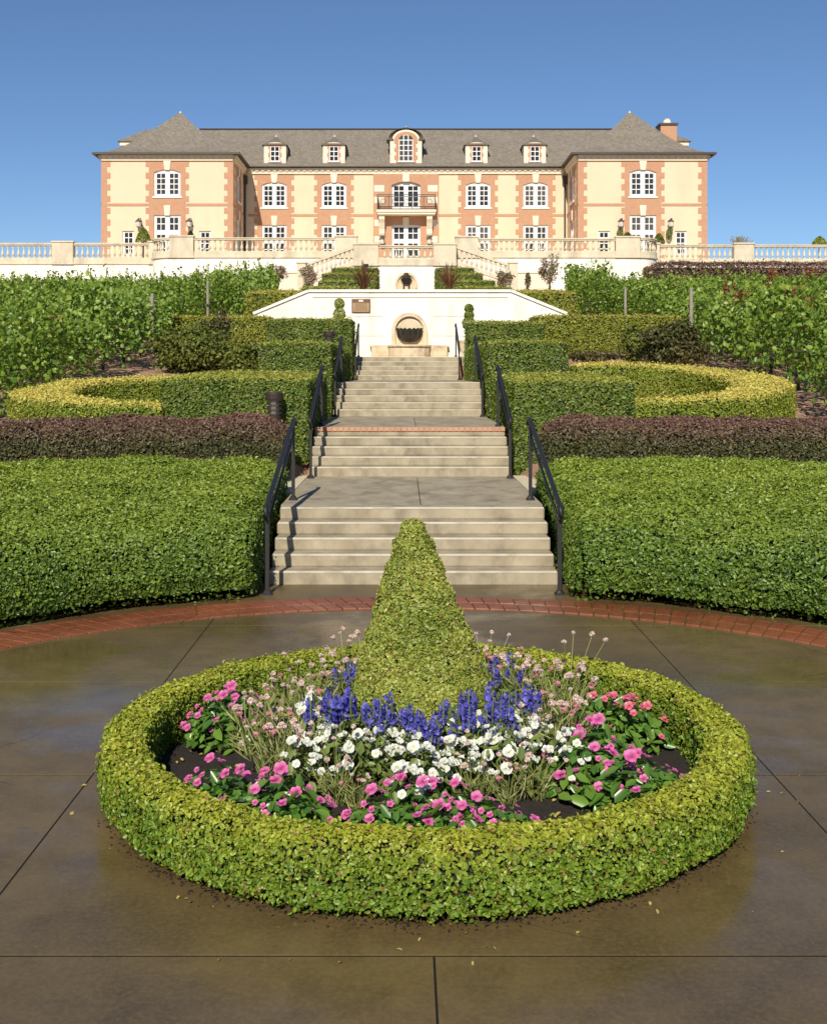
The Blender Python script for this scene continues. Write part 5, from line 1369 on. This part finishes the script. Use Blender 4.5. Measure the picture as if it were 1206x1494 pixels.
def plant(kind, x, y, s, label, group):
    r = math.hypot(x - RC[0], y - RC[1])
    if kind not in PROTO:
        if kind in ('pink', 'rosepink'): PROTO[kind] = [clump('pink_bedding_plant', kind, nf, 190, .07, .22, .30, kind, 'x') for nf in (11, 14, 9)]
        elif kind == 'white': PROTO[kind] = [clump('white_bedding_plant', kind, 20, 80, .055, .18, .31, kind, 'x', 'wispdark') for nf in range(3)]
        elif kind == 'blue': PROTO[kind] = [blue_plant('x') for _ in range(3)]
        elif kind == 'scab': PROTO[kind] = [scab_plant('x', .40), scab_plant('x', .34), scab_plant('x', .50)]
    k = random.randrange(len(PROTO[kind])); o = PROTO[kind][k]
    if (kind, k) in USED: o = copy_tree(o)
    USED.add((kind, k))
    o.location = (x, y, soil_z(x, y) - .01); o.rotation_euler = (0, 0, random.uniform(-.6, .6) if kind in ('pink', 'rosepink', 'white') else random.uniform(0, 6.28)); s *= random.uniform(.9, 1.1); o.scale = (s, s, s)
    o['label'] = label; o['group'] = group
def clusters(kind, pts, zf, label, group, s=1.0):
    for px, py in pts:
        z = zf + 0.1; d = depth(py, z)
        x, y = ax(px, d), d
        r = math.hypot(x, y - RC[1])
        if r > 1.38: x *= 1.38 / r; y = RC[1] + (y - RC[1]) * 1.38 / r
        q = math.hypot(x - CY[0], y - CY[1])
        if q < 0.56 and kind != 'scab' and y < CY[1]: y = CY[1] - math.sqrt(max(0.0, 0.56 ** 2 - x * x))
        plant(kind, x, y, s, label, group)
clusters('pink', [(565, 1160), (620, 1150), (680, 1145), (725, 1160), (650, 1170), (600, 1135), (700, 1178)], .27, 'magenta pink bedding plant in the clump at the front of the bed', 'pink plants at the front of the bed')
clusters('pink', [(310, 1130), (360, 1125), (410, 1135), (440, 1150), (385, 1150), (320, 1108)], .27, 'magenta pink bedding plant in the clump at the left front of the bed', 'pink plants at the left front of the bed')
clusters('pink', [(850, 1090), (895, 1095), (945, 1100), (985, 1105), (920, 1115), (870, 1070)], .27, 'magenta pink bedding plant in the clump at the right front of the bed', 'pink plants at the right front of the bed')
clusters('pink', [(275, 1012), (310, 1000), (345, 1000), (330, 1022)], .27, 'rose pink bedding plant in the clump at the left back of the bed', 'pink plants at the left back of the bed')
clusters('rosepink', [(872, 1012), (905, 1005), (935, 1018)], .27, 'coral pink bedding plant in the clump at the right back of the bed', 'pink plants at the right back of the bed')
clusters('white', [(440, 1085), (478, 1060), (500, 1080), (535, 1075), (565, 1080), (600, 1090), (595, 1125), (640, 1075), (670, 1085), (690, 1065), (720, 1070), (750, 1055), (770, 1045), (800, 1065), (830, 1080), (470, 1030), (735, 1085), (580, 1060), (620, 1105), (655, 1060), (455, 1055)], .30,
         'white petunia-like plant in the band of white flowers before the cone', 'white plants in the band before the cone')
clusters('blue', [(465, 1000), (492, 998), (520, 1005), (550, 1015), (580, 1020), (607, 1022), (632, 1025), (478, 1012)], .50, 'deep blue spiked plant in the row at the left foot of the cone', 'blue plants left of the cone')
clusters('blue', [(680, 1000), (700, 1005), (718, 1012), (740, 1000), (770, 992), (692, 1015)], .50, 'deep blue spiked plant in the row at the right foot of the cone', 'blue plants right of the cone')
clusters('blue', [(512, 952), (722, 940), (742, 948)], .42, 'violet blue spiked plant half hidden behind the cone', 'blue plants behind the cone', .9)
clusters('scab', [(360, 1010), (385, 985), (405, 1025), (420, 960), (440, 1000), (395, 1050), (455, 975), (430, 1040), (470, 1045), (480, 925), (455, 930), (495, 905), (505, 935), (515, 915)], .38,
         'wispy plant with pale pincushion flower heads left of the cone', 'pincushion plants left of the cone')
clusters('scab', [(790, 1000), (815, 985), (835, 1010), (800, 1030), (770, 1030), (755, 960), (800, 955), (830, 960), (700, 915), (725, 925), (765, 930), (790, 920)], .38,
         'wispy plant with pale pincushion flower heads right of the cone', 'pincushion plants right of the cone')
clusters('scab', [(740, 1112), (780, 1105), (520, 1118), (490, 1110), (690, 1118)], .25, 'low wispy green plant between the white and the front pink flowers', 'low wispy plants at the front of the bed', .72)
for kind, L in PROTO.items():                     # drop a prototype that was never set out
    for k, o in enumerate(L):
        if (kind, k) not in USED:
            for c in list(o.children): bpy.data.objects.remove(c)
            bpy.data.objects.remove(o)
